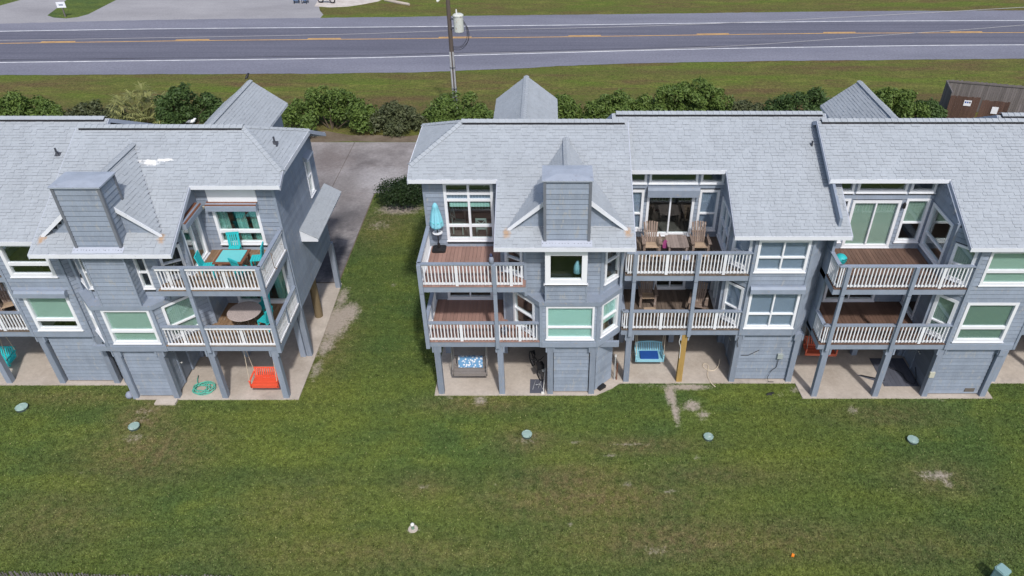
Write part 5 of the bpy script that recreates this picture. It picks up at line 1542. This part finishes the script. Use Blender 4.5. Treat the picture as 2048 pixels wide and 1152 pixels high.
t = thing('bottle', 'dark bottle shaped ornament standing on the railing of the umbrella deck', 'ornament', (-2.13, 22.72, 6.555), 0)
part('body', MB().lathe([(0.06, 0), (0.085, 0.02), (0.09, 0.2), (0.07, 0.26), (0.05, 0.3)], 14), 'cloth_grey', t, True)
part('neck', MB().lathe([(0.05, 0.3), (0.065, 0.32), (0.06, 0.36), (0.03, 0.42), (0.0, 0.44)], 14), 'ceramic_blue', t, True)
t = thing('bucket', 'small dark bucket on the mauve lower deck behind the railing', 'bucket', (-1.8, 23.15, Z1), 0)
part('body', MB().lathe([(0.10, 0), (0.14, 0.26), (0.15, 0.27), (0.13, 0.26), (0.09, 0.02)], 16), 'cloth_grey', t, True)
part('handle', MB().tube([(-0.14, 0, 0.25), (-0.1, 0, 0.38), (0, 0, 0.43), (0.1, 0, 0.38), (0.14, 0, 0.25)], 0.008, 5), 'black', t)

# grill on the right upper deck
t = thing('grill', 'teal cart grill at the left end of the brown upper deck', 'grill', (11.02, 23.75, Z2), 0.25); t.scale = (0.8,) * 3
part('body', MB().lathe([(0.08, 0), (0.24, 0.06), (0.29, 0.2), (0.29, 0.22)], 18, (0, 0, 0.42)), 'turquoise', t, True)
part('lid', MB().lathe([(0.30, 0), (0.28, 0.12), (0.18, 0.22), (0.04, 0.26), (0.0, 0.262)], 18, (0, 0, 0.645)), 'turquoise', t, True)
part('handle', MB().tube([(-0.1, -0.24, 0.78), (-0.1, -0.32, 0.80), (0.1, -0.32, 0.80), (0.1, -0.24, 0.78)], 0.012, 6), 'black', t)
for k in range(3):
    a = k * 2.1 + 0.5; part('leg', MB().tube([(0.2 * math.cos(a), 0.2 * math.sin(a), 0.46), (0.3 * math.cos(a), 0.3 * math.sin(a), 0)], 0.014, 6), 'black', t)
part('shelf', MB().box(-0.55, -0.29, -0.2, 0.2, 0.6, 0.63), 'black', t)

# ================================================================== PORCH SWINGS
def swing(label, loc, rz, mat, w=1.2, drop=2.5, seat_slats=5, cushion=None, hang='rope', ztop=2.55, back=13, backh=0.42, arch=0.0, group='porch swings'):
    t = thing('porch_swing', label, 'swing', loc, rz, group)
    h2 = w / 2
    for i in range(seat_slats):
        y = -0.25 + i * 0.1
        part('seat_slat', MB().box(-h2, h2, y, y + 0.088, 0.0 + (0.01 if i in (0, 4) else 0), 0.022 + (0.01 if i in (0, 4) else 0)), mat, t)
    part('front_rail', MB().box(-h2, h2, -0.275, -0.252, -0.09, 0.03), mat, t)
    for i in range(back):
        x = -h2 + 0.04 + (w - 0.08) * i / (back - 1); top = backh + arch * (1 - (2 * x / w) ** 2)
        part('back_slat', MB().bar((x, 0.26, 0.0), (x, 0.40, top), w / back * 0.62, 0.018, (0, 1, 0)), mat, t)
    part('back_rail', MB().tube([(-h2 + (w) * k / 8, 0.405, backh + 0.02 + arch * (1 - (2 * (-0.5 + k / 8)) ** 2)) for k in range(9)], 0.032, 6), mat, t)
    part('back_rail', MB().bar((-h2, 0.275, 0.08), (h2, 0.275, 0.08), 0.03, 0.07), mat, t)
    for x in (-h2, h2):
        part('armrest', MB().bar((x, -0.30, 0.27), (x, 0.38, 0.29), 0.07, 0.025), mat, t)
        part('arm_post', MB().bar((x, -0.25, -0.08), (x, -0.25, 0.26), 0.05, 0.05), mat, t)
        for y, yy in ((-0.25, 0.10), (0.36, 0.16)):
            part('hanger', MB().tube([(x, y, 0.27 if y < 0 else 0.3), (x, yy, ztop - loc[2])], 0.014, 5), 'rope' if hang == 'rope' else 'chain', t)
    if cushion:
        cw = w * cushion[1]
        mb = MB()
        if cushion[2] == 'back':
            mb.hexa([(-cw / 2, 0.10, 0.06), (cw / 2, 0.10, 0.06), (cw / 2, 0.24, 0.03), (-cw / 2, 0.24, 0.03), (-cw / 2, 0.24, 0.50), (cw / 2, 0.24, 0.50), (cw / 2, 0.36, 0.50), (-cw / 2, 0.36, 0.50)])
        else:
            mb.box(-cw / 2, cw / 2, -0.22, 0.24, 0.035, 0.11)
        part('cushion', mb, cushion[0], t)
    return t

swing('bright red slatted porch swing hanging under the left row end deck', (-11.75, 23.0, 0.48), 0.0, 'red_paint', 1.12, back=13, hang='rope')
swing('grey wicker porch swing with blue and white floral cushion', (-3.36, 23.75, 0.46), 0.0, 'wicker', 1.42, cushion=('floral_cloth', 0.72, 'back'), hang='chain')
swing('pale aqua porch swing with a deep blue seat cushion', (4.28, 24.65, 0.46), 0.0, 'swing_aqua', 1.18, cushion=('cushion_blue', 0.66, 'seat'), arch=0.08, back=15)
swing('coral painted porch swing half hidden behind a post under the right deck', (11.75, 25.0, 0.5), -0.05, 'coral_paint', 1.3, hang='chain')
swing('bright turquoise porch swing at the left picture edge', (-23.65, 24.35, 0.46), 0.0, 'turquoise', 1.2)

# ================================================================== THINGS UNDER THE DECKS
mb = MB(); pts = []
for k in range(150):
    a = k * 0.26; r = 0.30 + 0.11 * math.sin(k * 0.37) + 0.05 * math.sin(k * 0.11)
    pts.append((r * math.cos(a) * 1.15, r * math.sin(a) * 0.95, 0.02 + 0.10 * (k / 150) + 0.012 * math.sin(k)))
pts += [(-0.30, 0.25, 0.10), (-0.42, 0.5, 0.06), (-0.5, 0.8, 0.04)]
o = part('garden_hose', mb.tube(pts, 0.019, 5), 'hose_green', None, True); o.location = (-14.5, 23.02, 0.05)
tag(o, 'coiled green garden hose on the concrete beside the store wall', 'hose')
tag(part('step_slab', MB().box(-16.15, -15.3, 22.12, 22.42, 0.0, 0.09), 'slab', None), 'pale concrete step block at the edge of the left patio', 'step')
tag(part('rubbish_bag', MB().lathe([(0.05, 0), (0.15, 0.03), (0.17, 0.14), (0.1, 0.26), (0.02, 0.3)], 9, (-17.35, 22.6, 0.0)), 'cloth_grey', None, True), 'small dark bag on the grass beside the left store corner', 'bag')

t = thing('bicycle', 'black bicycle leaning in the shade beside the store under the umbrella house', 'bicycle', (-0.62, 24.1, 0.05), 0.35)
def ring(c, r, tr, ax='x', n=22):
    return [(c[0], c[1] + r * math.cos(2 * PI * k / n), c[2] + r * math.sin(2 * PI * k / n)) for k in range(n + 1)]
for y in (-0.5, 0.5):
    w_ = part('wheel', MB().tube(ring((0, y, 0.34), 0.32, 0.02), 0.022, 6), 'black', t)
    sp = MB()
    for k in range(8):
        a = k * PI / 4; sp.tube([(0, y, 0.34), (0, y + 0.31 * math.cos(a), 0.34 + 0.31 * math.sin(a))], 0.004, 3)
    part('spokes', sp, 'chain', w_)
part('frame', MB().tube([(0, -0.5, 0.34), (0, -0.36, 0.82), (0, 0.15, 0.78), (0, -0.02, 0.34), (0, -0.36, 0.76)], 0.02, 6).tube([(0, 0.15, 0.78), (0, 0.5, 0.34), (0, -0.02, 0.34)], 0.014, 6), 'black', t)
part('saddle', MB().hexa([(-0.03, 0.05, 0.88), (0.03, 0.05, 0.88), (0.08, 0.32, 0.9), (-0.08, 0.32, 0.9), (-0.03, 0.05, 0.93), (0.03, 0.05, 0.93), (0.08, 0.32, 0.95), (-0.08, 0.32, 0.95)]), 'black', t)
part('handlebar', MB().tube([(-0.28, -0.26, 1.0), (-0.1, -0.38, 0.98), (0.1, -0.38, 0.98), (0.28, -0.26, 1.0)], 0.015, 6).tube([(0, -0.36, 0.8), (0, -0.38, 0.98)], 0.015, 6), 'black', t)
part('basket', MB().box(-0.16, 0.16, -0.68, -0.42, 0.7, 0.92), 'black', t)
t = thing('doormat', 'black mat with a grey pattern on the patio next to the store', 'mat', (-0.52, 23.2, 0.052), 0.0)
part('mat', MB().box(-0.32, 0.30, -0.42, 0.42, 0, 0.012), 'mat_slate', t)
tag(part('folding_stand', MB().tube([(-0.72, 22.95, 0.1), (-0.62, 23.45, 0.14), (-0.5, 23.0, 0.12), (-0.36, 23.5, 0.14)], 0.017, 6).tube([(-0.6, 23.2, 0.13), (-0.42, 23.25, 0.14), (-0.3, 22.95, 0.11)], 0.014, 6), 'conduit', None), 'folded silver metal stand lying on the black mat', 'stand')
tag(part('pole_brush', MB().tube([(-0.28, 22.8, 0.08), (-0.20, 23.62, 0.7)], 0.012, 6).box(-0.36, -0.24, 22.72, 22.8, 0.05, 0.12), 'pvc', None), 'white stick leaning by the mat against the store', 'stick')
tag(part('cup', MB().lathe([(0.05, 0), (0.07, 0.14), (0.06, 0.14), (0.045, 0.01)], 12, (-0.28, 23.72, 0.42)), 'porcelain', None), 'small white cup near the bicycle', 'cup')
t = thing('splash_box', 'small black box on the chamfered corner of the patio', 'box', (2.12, 23.12, 0.05), 0.72)
part('body', MB().box(-0.17, 0.17, -0.14, 0.14, 0, 0.1), 'black', t); part('lid', MB().box(-0.18, 0.18, -0.15, 0.15, 0.102, 0.125), 'black', t)
t = thing('standpipe', 'grey standpipes with a red valve at the chamfered wall corner', 'pipe', (2.72, 23.62, 0.05), 0)
for k, x in enumerate((0, 0.1)): part('pipe', MB().tube([(x, 0, 0), (x, 0, 1.4 - 0.5 * k)], 0.025, 8), 'conduit' if k == 0 else 'copper_brown', t)
part('valve', MB().tube([(0.0, -0.1, 1.35), (0, 0.03, 1.35)], 0.04, 8), 'porcelain', t)
pts = [(7.35, 24.6, 0.35), (7.28, 24.4, 0.15), (7.05, 24.18, 0.07), (6.75, 24.25, 0.07), (6.62, 24.45, 0.07), (6.72, 24.62, 0.07), (6.86, 24.5, 0.07), (6.8, 24.2, 0.07), (6.72, 23.8, 0.07), (6.8, 23.4, 0.06), (6.95, 23.2, 0.02)]
def smooth(P, k=4):
    P = [Vector(p) for p in P]; out = []
    for i in range(len(P) - 1):
        a, b, c, d = P[max(i - 1, 0)], P[i], P[i + 1], P[min(i + 2, len(P) - 1)]
        for j in range(k):
            q = j / k
            out.append(0.5 * ((2 * b) + (c - a) * q + (2 * a - 5 * b + 4 * c - d) * q * q + (3 * b - a - 3 * c + d) * q ** 3))
    return out + [P[-1]]
tag(part('cream_hose', MB().tube(smooth(pts), 0.02, 6), 'rope', None, True), 'loose cream coloured hose on the middle patio', 'hose')
t = thing('decking_mat', 'dark slatted mat on the patio beside the right store wall', 'mat', (14.75, 24.05, 0.052), 0.0)
for i in range(8): part('slat', MB().box(-0.72 + i * 0.185, -0.72 + i * 0.185 + 0.178, -0.86, 0.92, 0, 0.02), 'mat_slate', t)
t = thing('fallen_panel', 'dark pointed board lying on the patio beside the slatted mat', 'board', (13.75, 23.72, 0.055), 0)
part('board', MB().prism([(-0.62, 0.16, 0), (-0.40, 0.14, 0), (0.45, -0.12, 0), (0.55, -0.36, 0), (0.2, -0.3, 0), (-0.3, -0.02, 0)], (0, 0, 0.025)), 'mat_slate', t)
part('batten', MB().bar((-0.5, 0.12, 0.04), (0.4, -0.2, 0.04), 0.05, 0.03), 'black', t)
tag(part('power_cord', MB().tube(smooth([(14.35, 24.35, 0.08), (14.5, 24.5, 0.08), (14.75, 24.25, 0.08), (15.05, 24.0, 0.08), (15.1, 23.55, 0.08), (15.3, 23.3, 0.08), (15.45, 23.5, 0.2), (15.5, 23.9, 0.5)]), 0.014, 5), 'black', None, True), 'black cord trailing over the slatted mat', 'cord')

# dining set seen through the big window of the umbrella house
t = thing('interior_table', 'dark dining table seen through the tall window behind the umbrella', 'table', (-2.9, 27.6, Z2 - 0.05), 0)
part('top', MB().box(-0.75, 0.75, -0.45, 0.45, 0.72, 0.76), 'table_wood', t)
for x in (-0.65, 0.65):
    for y in (-0.36, 0.36): part('leg', MB().bar((x, y, 0), (x, y, 0.72), 0.07, 0.07), 'table_wood', t)
def cross_chair(label, loc, rz):
    t = thing('cross_back_chair', label, 'chair', loc, rz, 'chairs inside the tall window')
    part('seat', MB().box(-0.22, 0.22, -0.22, 0.22, 0.44, 0.48), 'interior_chair', t)
    for x in (-0.2, 0.2):
        part('leg', MB().bar((x, -0.2, 0), (x, -0.2, 0.44), 0.04, 0.04), 'interior_chair', t)
        part('leg', MB().bar((x, 0.2, 0), (x, 0.2, 0.44), 0.04, 0.04).bar((x, 0.2, 0.44), (x, 0.28, 0.98), 0.04, 0.04), 'interior_chair', t)
    part('backrest', MB().bar((-0.22, 0.28, 0.96), (0.22, 0.28, 0.96), 0.03, 0.08).bar((-0.19, 0.21, 0.52), (0.19, 0.275, 0.92), 0.03, 0.03).bar((0.19, 0.21, 0.52), (-0.19, 0.275, 0.92), 0.03, 0.03), 'interior_chair', t)
cross_chair('pale cross-back chair seen through the right pane of the tall window', (-2.78, 26.35, Z2 - 0.05), PI)
cross_chair('pale chair at the right edge of the tall window, partly hidden by the frame', (-2.15, 26.45, Z2 - 0.05), PI)
cross_chair('pale chair seen from its side through the left pane of the tall window', (-3.75, 26.7, Z2 - 0.05), 1.4)
tag(part('towel', MB().lathe([(0.02, 0), (0.16, 0.03), (0.14, 0.3), (0.06, 0.5), (0.02, 0.55)], 10, (1.02, 23.0, 5.95)), 'swing_aqua', None, True), 'aqua cloth standing inside the window box under the chimney', 'cloth')

# ================================================================== ROOF THINGS
def roof_vent(label, p, s=1.0):
    t = thing('roof_vent', label, 'vent', p, 0, 'roof vents'); t.scale = (0.72,) * 3
    part('flashing', MB().hexa([(-0.16, -0.18, -0.09), (0.16, -0.18, -0.09), (0.16, 0.16, 0.08), (-0.16, 0.16, 0.08), (-0.16, -0.18, -0.07), (0.16, -0.18, -0.07), (0.16, 0.16, 0.10), (-0.16, 0.16, 0.10)]), 'vent_metal', t)
    part('pipe', MB().lathe([(0.11, 0), (0.055, 0.12), (0.05, 0.42), (0.042, 0.42)], 10), 'vent_metal', t)
roof_vent('dark pipe vent on the leftmost roof', (-19.05, 26.55, 9.03))
roof_vent('dark pipe vent on the middle roof near the higher right roof', (10.15, 26.83, 9.20))
roof_vent('dark pipe vent on the half hip of the left row end roof', (-10.72, 27.0, 9.30))
def gull(label, p, rz):
    t = thing('gull', label, 'gull', p, rz); t.scale = (0.75,) * 3
    part('body', MB().tube([(-0.22, 0, 0.13), (-0.14, 0, 0.15), (0, 0, 0.17), (0.10, 0, 0.20), (0.15, 0, 0.27), (0.19, 0, 0.28), (0.24, 0, 0.27)], [0.015, 0.045, 0.085, 0.075, 0.05, 0.045, 0.008], 10), 'gull_white', t, True)
    part('wings', MB().tube([(-0.30, 0, 0.15), (-0.12, 0, 0.185), (0.08, 0, 0.21)], [0.01, 0.075, 0.04], 8), 'gull_grey', t, True)
    for y in (-0.03, 0.03): part('leg', MB().tube([(0.01, y, 0.12), (0.01, y, 0)], 0.008, 4), 'gull_grey', t)
gull('grey and white gull sitting on the left ridge', (-13.85, 27.3, 9.98), 0.4)
t = thing('crow', 'black bird perched on the peak of the left rear gable', 'bird', (-15.66, 37.85, 7.98), 1.2)
part('body', MB().tube([(-0.2, 0, 0.05), (-0.05, 0, 0.12), (0.06, 0, 0.2), (0.12, 0, 0.26), (0.2, 0, 0.25)], [0.01, 0.07, 0.06, 0.045, 0.006], 8), 'black', t, True)
part('legs', MB().tube([(0, 0.02, 0.1), (0, 0.02, 0)], 0.008, 4).tube([(0, -0.02, 0.1), (0, -0.02, 0)], 0.008, 4), 'black', t)

# ================================================================== LAWN THINGS
LG = 'round green access lids on the lawn'
for lb, x, y, r in (('green access lid on the lawn nearest the left picture edge', -21.44, 21.92, 0.23), ('green access lid on the brownish patch left of centre', -16.4, 20.86, 0.21),
                    ('green access lid before the umbrella house, ringed by bare soil', -0.9, 20.44, 0.20), ('green access lid near the sandy path', 6.15, 20.31, 0.19), ('green access lid on the lawn before the right house', 14.02, 20.15, 0.21)):
    t = thing('access_lid', lb, 'lid', (x, y, 0), random.uniform(0, 3), LG)
    part('riser', MB().lathe([(r * 0.97, 0), (r * 0.97, 0.09)], 28), 'lid_dark', t)
    part('lid', MB().lathe([(r, 0.091), (r * 1.02, 0.105), (r, 0.125), (r * 0.9, 0.13), (r * 0.86, 0.118), (r * 0.3, 0.128), (0.01, 0.13)], 28), 'lid_green', t)
    for k in range(4): part('bolt', MB().lathe([(0.018, 0), (0.012, 0.012)], 6, (r * 0.93 * math.cos(k * PI / 2), r * 0.93 * math.sin(k * PI / 2), 0.13)), 'lid_dark', t)
t = thing('cleanout_pipe', 'short green pipe with white round cap on a pale concrete ring', 'pipe', (-4.7, 16.12, 0), 0)
part('collar', MB().lathe([(0.17, 0), (0.16, 0.025), (0.05, 0.03)], 18), 'slab', t)
part('pipe', MB().lathe([(0.055, 0.02), (0.055, 0.2)], 12), 'pipe_green', t)
part('cap', MB().lathe([(0.065, 0.2), (0.068, 0.25), (0.05, 0.285), (0.01, 0.3)], 14), 'pvc', t, True)
t = thing('utility_pedestal', 'pale green ribbed utility pedestal at the bottom right of the lawn', 'pedestal', (14.32, 14.1, 0), 0.5)
pp = [(0.17, 0.13), (0.13, 0.17), (-0.13, 0.17), (-0.17, 0.13), (-0.17, -0.13), (-0.13, -0.17), (0.13, -0.17), (0.17, -0.13)]
part('body', MB().prism([(x, y, 0) for x, y in pp], (0, 0, 0.62)), 'pedestal_green', t)
part('cap', MB().prism([(x * 1.12, y * 1.12, 0.621) for x, y in pp], (0, 0, 0.05)).prism([(x * 0.95, y * 0.95, 0.672) for x, y in pp], (0, 0, 0.025)), 'pedestal_green', t)
for k in range(6): part('rib', MB().prism([(x * 1.06, y * 1.06, 0.12 + k * 0.08) for x, y in pp], (0, 0, 0.03)), 'pedestal_green', t)
tag(part('orange_scrap', MB().prism([(7.98, 15.02, 0.01), (8.06, 15.0, 0.01), (8.1, 15.08, 0.02), (8.03, 15.13, 0.02)], (0.01, 0, 0.035)), 'orange_plastic', None), 'small orange scrap of plastic on the lawn', 'scrap')
tag(part('dead_weed', MB().tube([(9.0, 22.72, 0.0), (9.06, 22.75, 0.05), (9.2, 22.7, 0.04)], 0.05, 5).tube([(9.1, 22.8, 0.0), (9.22, 22.78, 0.06), (9.3, 22.82, 0.02)], 0.045, 5), 'black', None), 'dark burnt clump on the grass before the middle store', 'clump')
# picket tips of the dune fence along the bottom edge
t = thing('picket_fence', 'low weathered picket fence along the bottom left edge of the lawn', 'fence', (-12.0, 14.12, 0), 0)
for i in range(120):
    x = -9.5 + i * 0.095
    o = piece('picket', 'box', 'fence_grey', t, (x, random.uniform(-0.02, 0.02), 0), (random.uniform(-.05, .05), random.uniform(-.05, .05), random.uniform(-.3, .3)), (0.045, 0.018, random.uniform(0.46, 0.54) - min(0.22, max(0, i - 48) * 0.006)))
part('wire', MB().tube([(-9.6, 0.0, 0.2), (2, 0, 0.18)], 0.006, 4), 'wire_grey', t)

# ================================================================== BEYOND THE HEDGE
t = thing('utility_pole', 'dark wooden utility pole with grey transformer drum and two conduits', 'utility pole', (-6.72, 51.0, 0), 0)
part('pole', MB().tube([(0, 0, 0), (0, 0, 4), (0, 0, 9.6)], [0.17, 0.155, 0.13], 14), 'pole_wood', t)
for x in (-0.10, 0.10): part('conduit', MB().tube([(x, -0.17, 0.0), (x, -0.165, 5.2)], 0.062, 10), 'conduit', t)
for zz in (2.6, 4.1): part('strap', MB().box(-0.19, 0.19, -0.24, -0.05, zz, zz + 0.05), 'vent_metal', t)
tr_ = part('transformer', MB().lathe([(0.30, 0), (0.33, 0.03), (0.33, 1.02), (0.36, 1.03), (0.36, 1.10), (0.27, 1.17), (0.02, 1.2)], 24, (0.62, -0.12, 6.55)), 'transformer_paint', t, False)
part('bushing', MB().lathe([(0.05, 0), (0.06, 0.05), (0.045, 0.1), (0.06, 0.15), (0.03, 0.3)], 10, (0.52, -0.12, 7.72)), 'porcelain', tr_)
part('bushing', MB().lathe([(0.05, 0), (0.06, 0.05), (0.045, 0.1), (0.03, 0.22)], 10, (0.30, -0.15, 7.45)), 'porcelain', tr_)
part('hanger', MB().box(0.1, 0.36, -0.18, -0.06, 7.35, 7.43).box(0.1, 0.32, -0.18, -0.06, 6.75, 6.83), 'vent_metal', tr_)
for dx, dz_, sg in ((0.32, 0.3, 0.0), (0.45, -0.2, 0.12), (0.2, 0.6, 0.2)):
    part('lead_wire', MB().tube(smooth([(0.95, -0.15, 7.3 - sg), (1.05 + dx * 0.4, -0.2, 6.8), (1.0 + dx * 0.5, -0.2, 5.9 + sg), (0.7, -0.2, 5.4 + sg), (0.14, -0.14, 5.35 + sg)]), 0.018, 5), 'wire_black', t)
part('street_lamp', MB().tube([(0, -0.1, 8.75), (-0.35, -0.1, 8.8)], 0.02, 6).hexa([(-0.72, -0.26, 8.55), (-0.62, -0.26, 8.5), (-0.35, 0.06, 8.72), (-0.45, 0.06, 8.77), (-0.72, -0.26, 8.65), (-0.62, -0.26, 8.6), (-0.35, 0.06, 8.82), (-0.45, 0.06, 8.87)]), 'porcelain', t)
for zs, lb in ((((-60, 5.5), (-18.2, 6.2), (-6.7, 6.52), (10.0, 6.96), (31.3, 8.05), (60, 9.8)), 'upper thin grey cable crossing in front of the road'), (((-6.7, 4.95), (10.2, 5.38), (25.3, 6.42), (31.8, 6.9), (60, 9.3)), 'lower thin grey cable running right from the pole')):
    tag(part('cable', MB().tube(smooth([(x, 51.2, zz) for x, zz in zs], 6), 0.016, 4), 'wire_grey', None), lb, 'cable')

# dumpster enclosure
t = thing('fence_enclosure', 'brown plank dumpster enclosure with two signed gates behind the right roof', 'enclosure', (28.5, 51.2, 0), -0.26)
def planks(x0, x1, y, z1, mat, name='plank', w=0.15, dx=0, ax='x', par=None):
    k = int(abs(x1 - x0) / w)
    for i in range(k):
        u = x0 + i * w
        if ax == 'x': part(name, MB().box(u, u + w - 0.012, y, y + 0.025, 0.02, z1 + random.uniform(-.03, .03)), mat, par or t)
        else: part(name, MB().box(y, y + 0.025, u, u + w - 0.012, 0.02, z1 + random.uniform(-.03, .03)), mat, par or t)
planks(0, 2.05, 0, 2.0, 'fence_brown'); planks(2.1, 4.0, 0.02, 1.85, 'fence_brown')
planks(0.1, 7.5, 2.6, 2.25, 'fence_grey'); planks(0.1, 2.6, 0, 2.2, 'fence_grey', ax='y'); planks(4.3, 8.0, -0.6, 2.0, 'fence_grey')
part('rail', MB().box(0, 7.6, 2.55, 2.6, 2.1, 2.2).box(0.02, 0.1, 0.1, 2.6, 2.1, 2.2), 'fence_grey', t)
for x, zz, ww, hh in ((0.95, 1.35, 0.48, 0.40), (2.85, 0.95, 0.42, 0.5)):
    sg = part('sign', MB().box(x, x + ww, -0.03, -0.012, zz, zz + hh), 'white', t)
    if x < 1:
        for k in range(3): part('sign_mark', MB().box(x + 0.05 + k * 0.14, x + 0.15 + k * 0.14, -0.034, -0.031, zz + 0.2, zz + 0.32), 'cushion_blue' if k < 2 else 'black', sg)

# across the road
t = thing('roadside_sign', 'small white sign on a post on the grass island across the road', 'sign', (-49.3, 78.0, 0), 0.15)
part('post', MB().box(-0.05, 0.05, -0.05, 0.05, 0, 1.2), 'fence_grey', t)
part('board', MB().box(-0.42, 0.42, -0.09, -0.05, 0.95, 1.5), 'white', t)
part('mark', MB().box(-0.2, 0.2, -0.096, -0.092, 1.15, 1.3), 'cloth_grey', t)
def lawn_chair(label, loc, rz):
    t = thing('lawn_chair', label, 'chair', loc, rz, 'chairs across the road')
    part('seat', MB().box(-0.28, 0.28, -0.26, 0.26, 0.4, 0.46), 'chair_blue', t)
    part('backrest', MB().hexa([(-0.28, 0.24, 0.46), (0.28, 0.24, 0.46), (0.28, 0.3, 0.46), (-0.28, 0.3, 0.46), (-0.28, 0.4, 1.0), (0.28, 0.4, 1.0), (0.28, 0.46, 1.0), (-0.28, 0.46, 1.0)]), 'chair_blue', t)
    for x in (-0.25, 0.25):
        for y in (-0.22, 0.24): part('leg', MB().bar((x, y, 0), (x, y, 0.4), 0.05, 0.05), 'black', t)
        part('armrest', MB().bar((x * 1.15, -0.25, 0.62), (x * 1.15, 0.3, 0.62), 0.07, 0.03), 'chair_blue', t)
lawn_chair('left blue chair of the pair on the lot across the road', (-27.2, 83.2, 0), 0.2)
lawn_chair('right blue chair of the pair on the lot across the road', (-26.3, 83.2, 0), -0.15)
t = thing('motorbike', 'dark motorbike at the top edge beside the blue chairs', 'motorbike', (-24.0, 83.3, 0), 1.45)
for y in (-0.65, 0.65): part('wheel', MB().tube(ring((0, y, 0.32), 0.27, 0.05), 0.07, 8), 'black', t)
part('body', MB().tube([(0, -0.65, 0.4), (0, -0.2, 0.55), (0, 0.25, 0.55), (0, 0.6, 0.5)], [0.06, 0.2, 0.17, 0.07], 10), 'cloth_grey', t, True)
part('tank', MB().tube([(0, -0.3, 0.85), (0, 0.0, 0.88), (0, 0.2, 0.8)], [0.08, 0.15, 0.1], 10), 'cloth_white', t, True)
part('seat', MB().tube([(0, 0.2, 0.8), (0, 0.5, 0.8), (0, 0.75, 0.85)], [0.1, 0.12, 0.06], 8), 'black', t, True)
part('handlebar', MB().tube([(-0.38, -0.3, 1.05), (0, -0.45, 1.0), (0.38, -0.3, 1.05)], 0.025, 6).tube([(0, -0.65, 0.35), (0, -0.45, 1.0)], 0.035, 6), 'black', t)
tag(part('edging_log', MB().tube([(-17.9, 84.2, 0.1), (-16.5, 83.2, 0.12), (-15.0, 82.4, 0.1)], [0.16, 0.17, 0.14], 9), 'slab', None), 'pale log lying on the bright grass across the road', 'log')
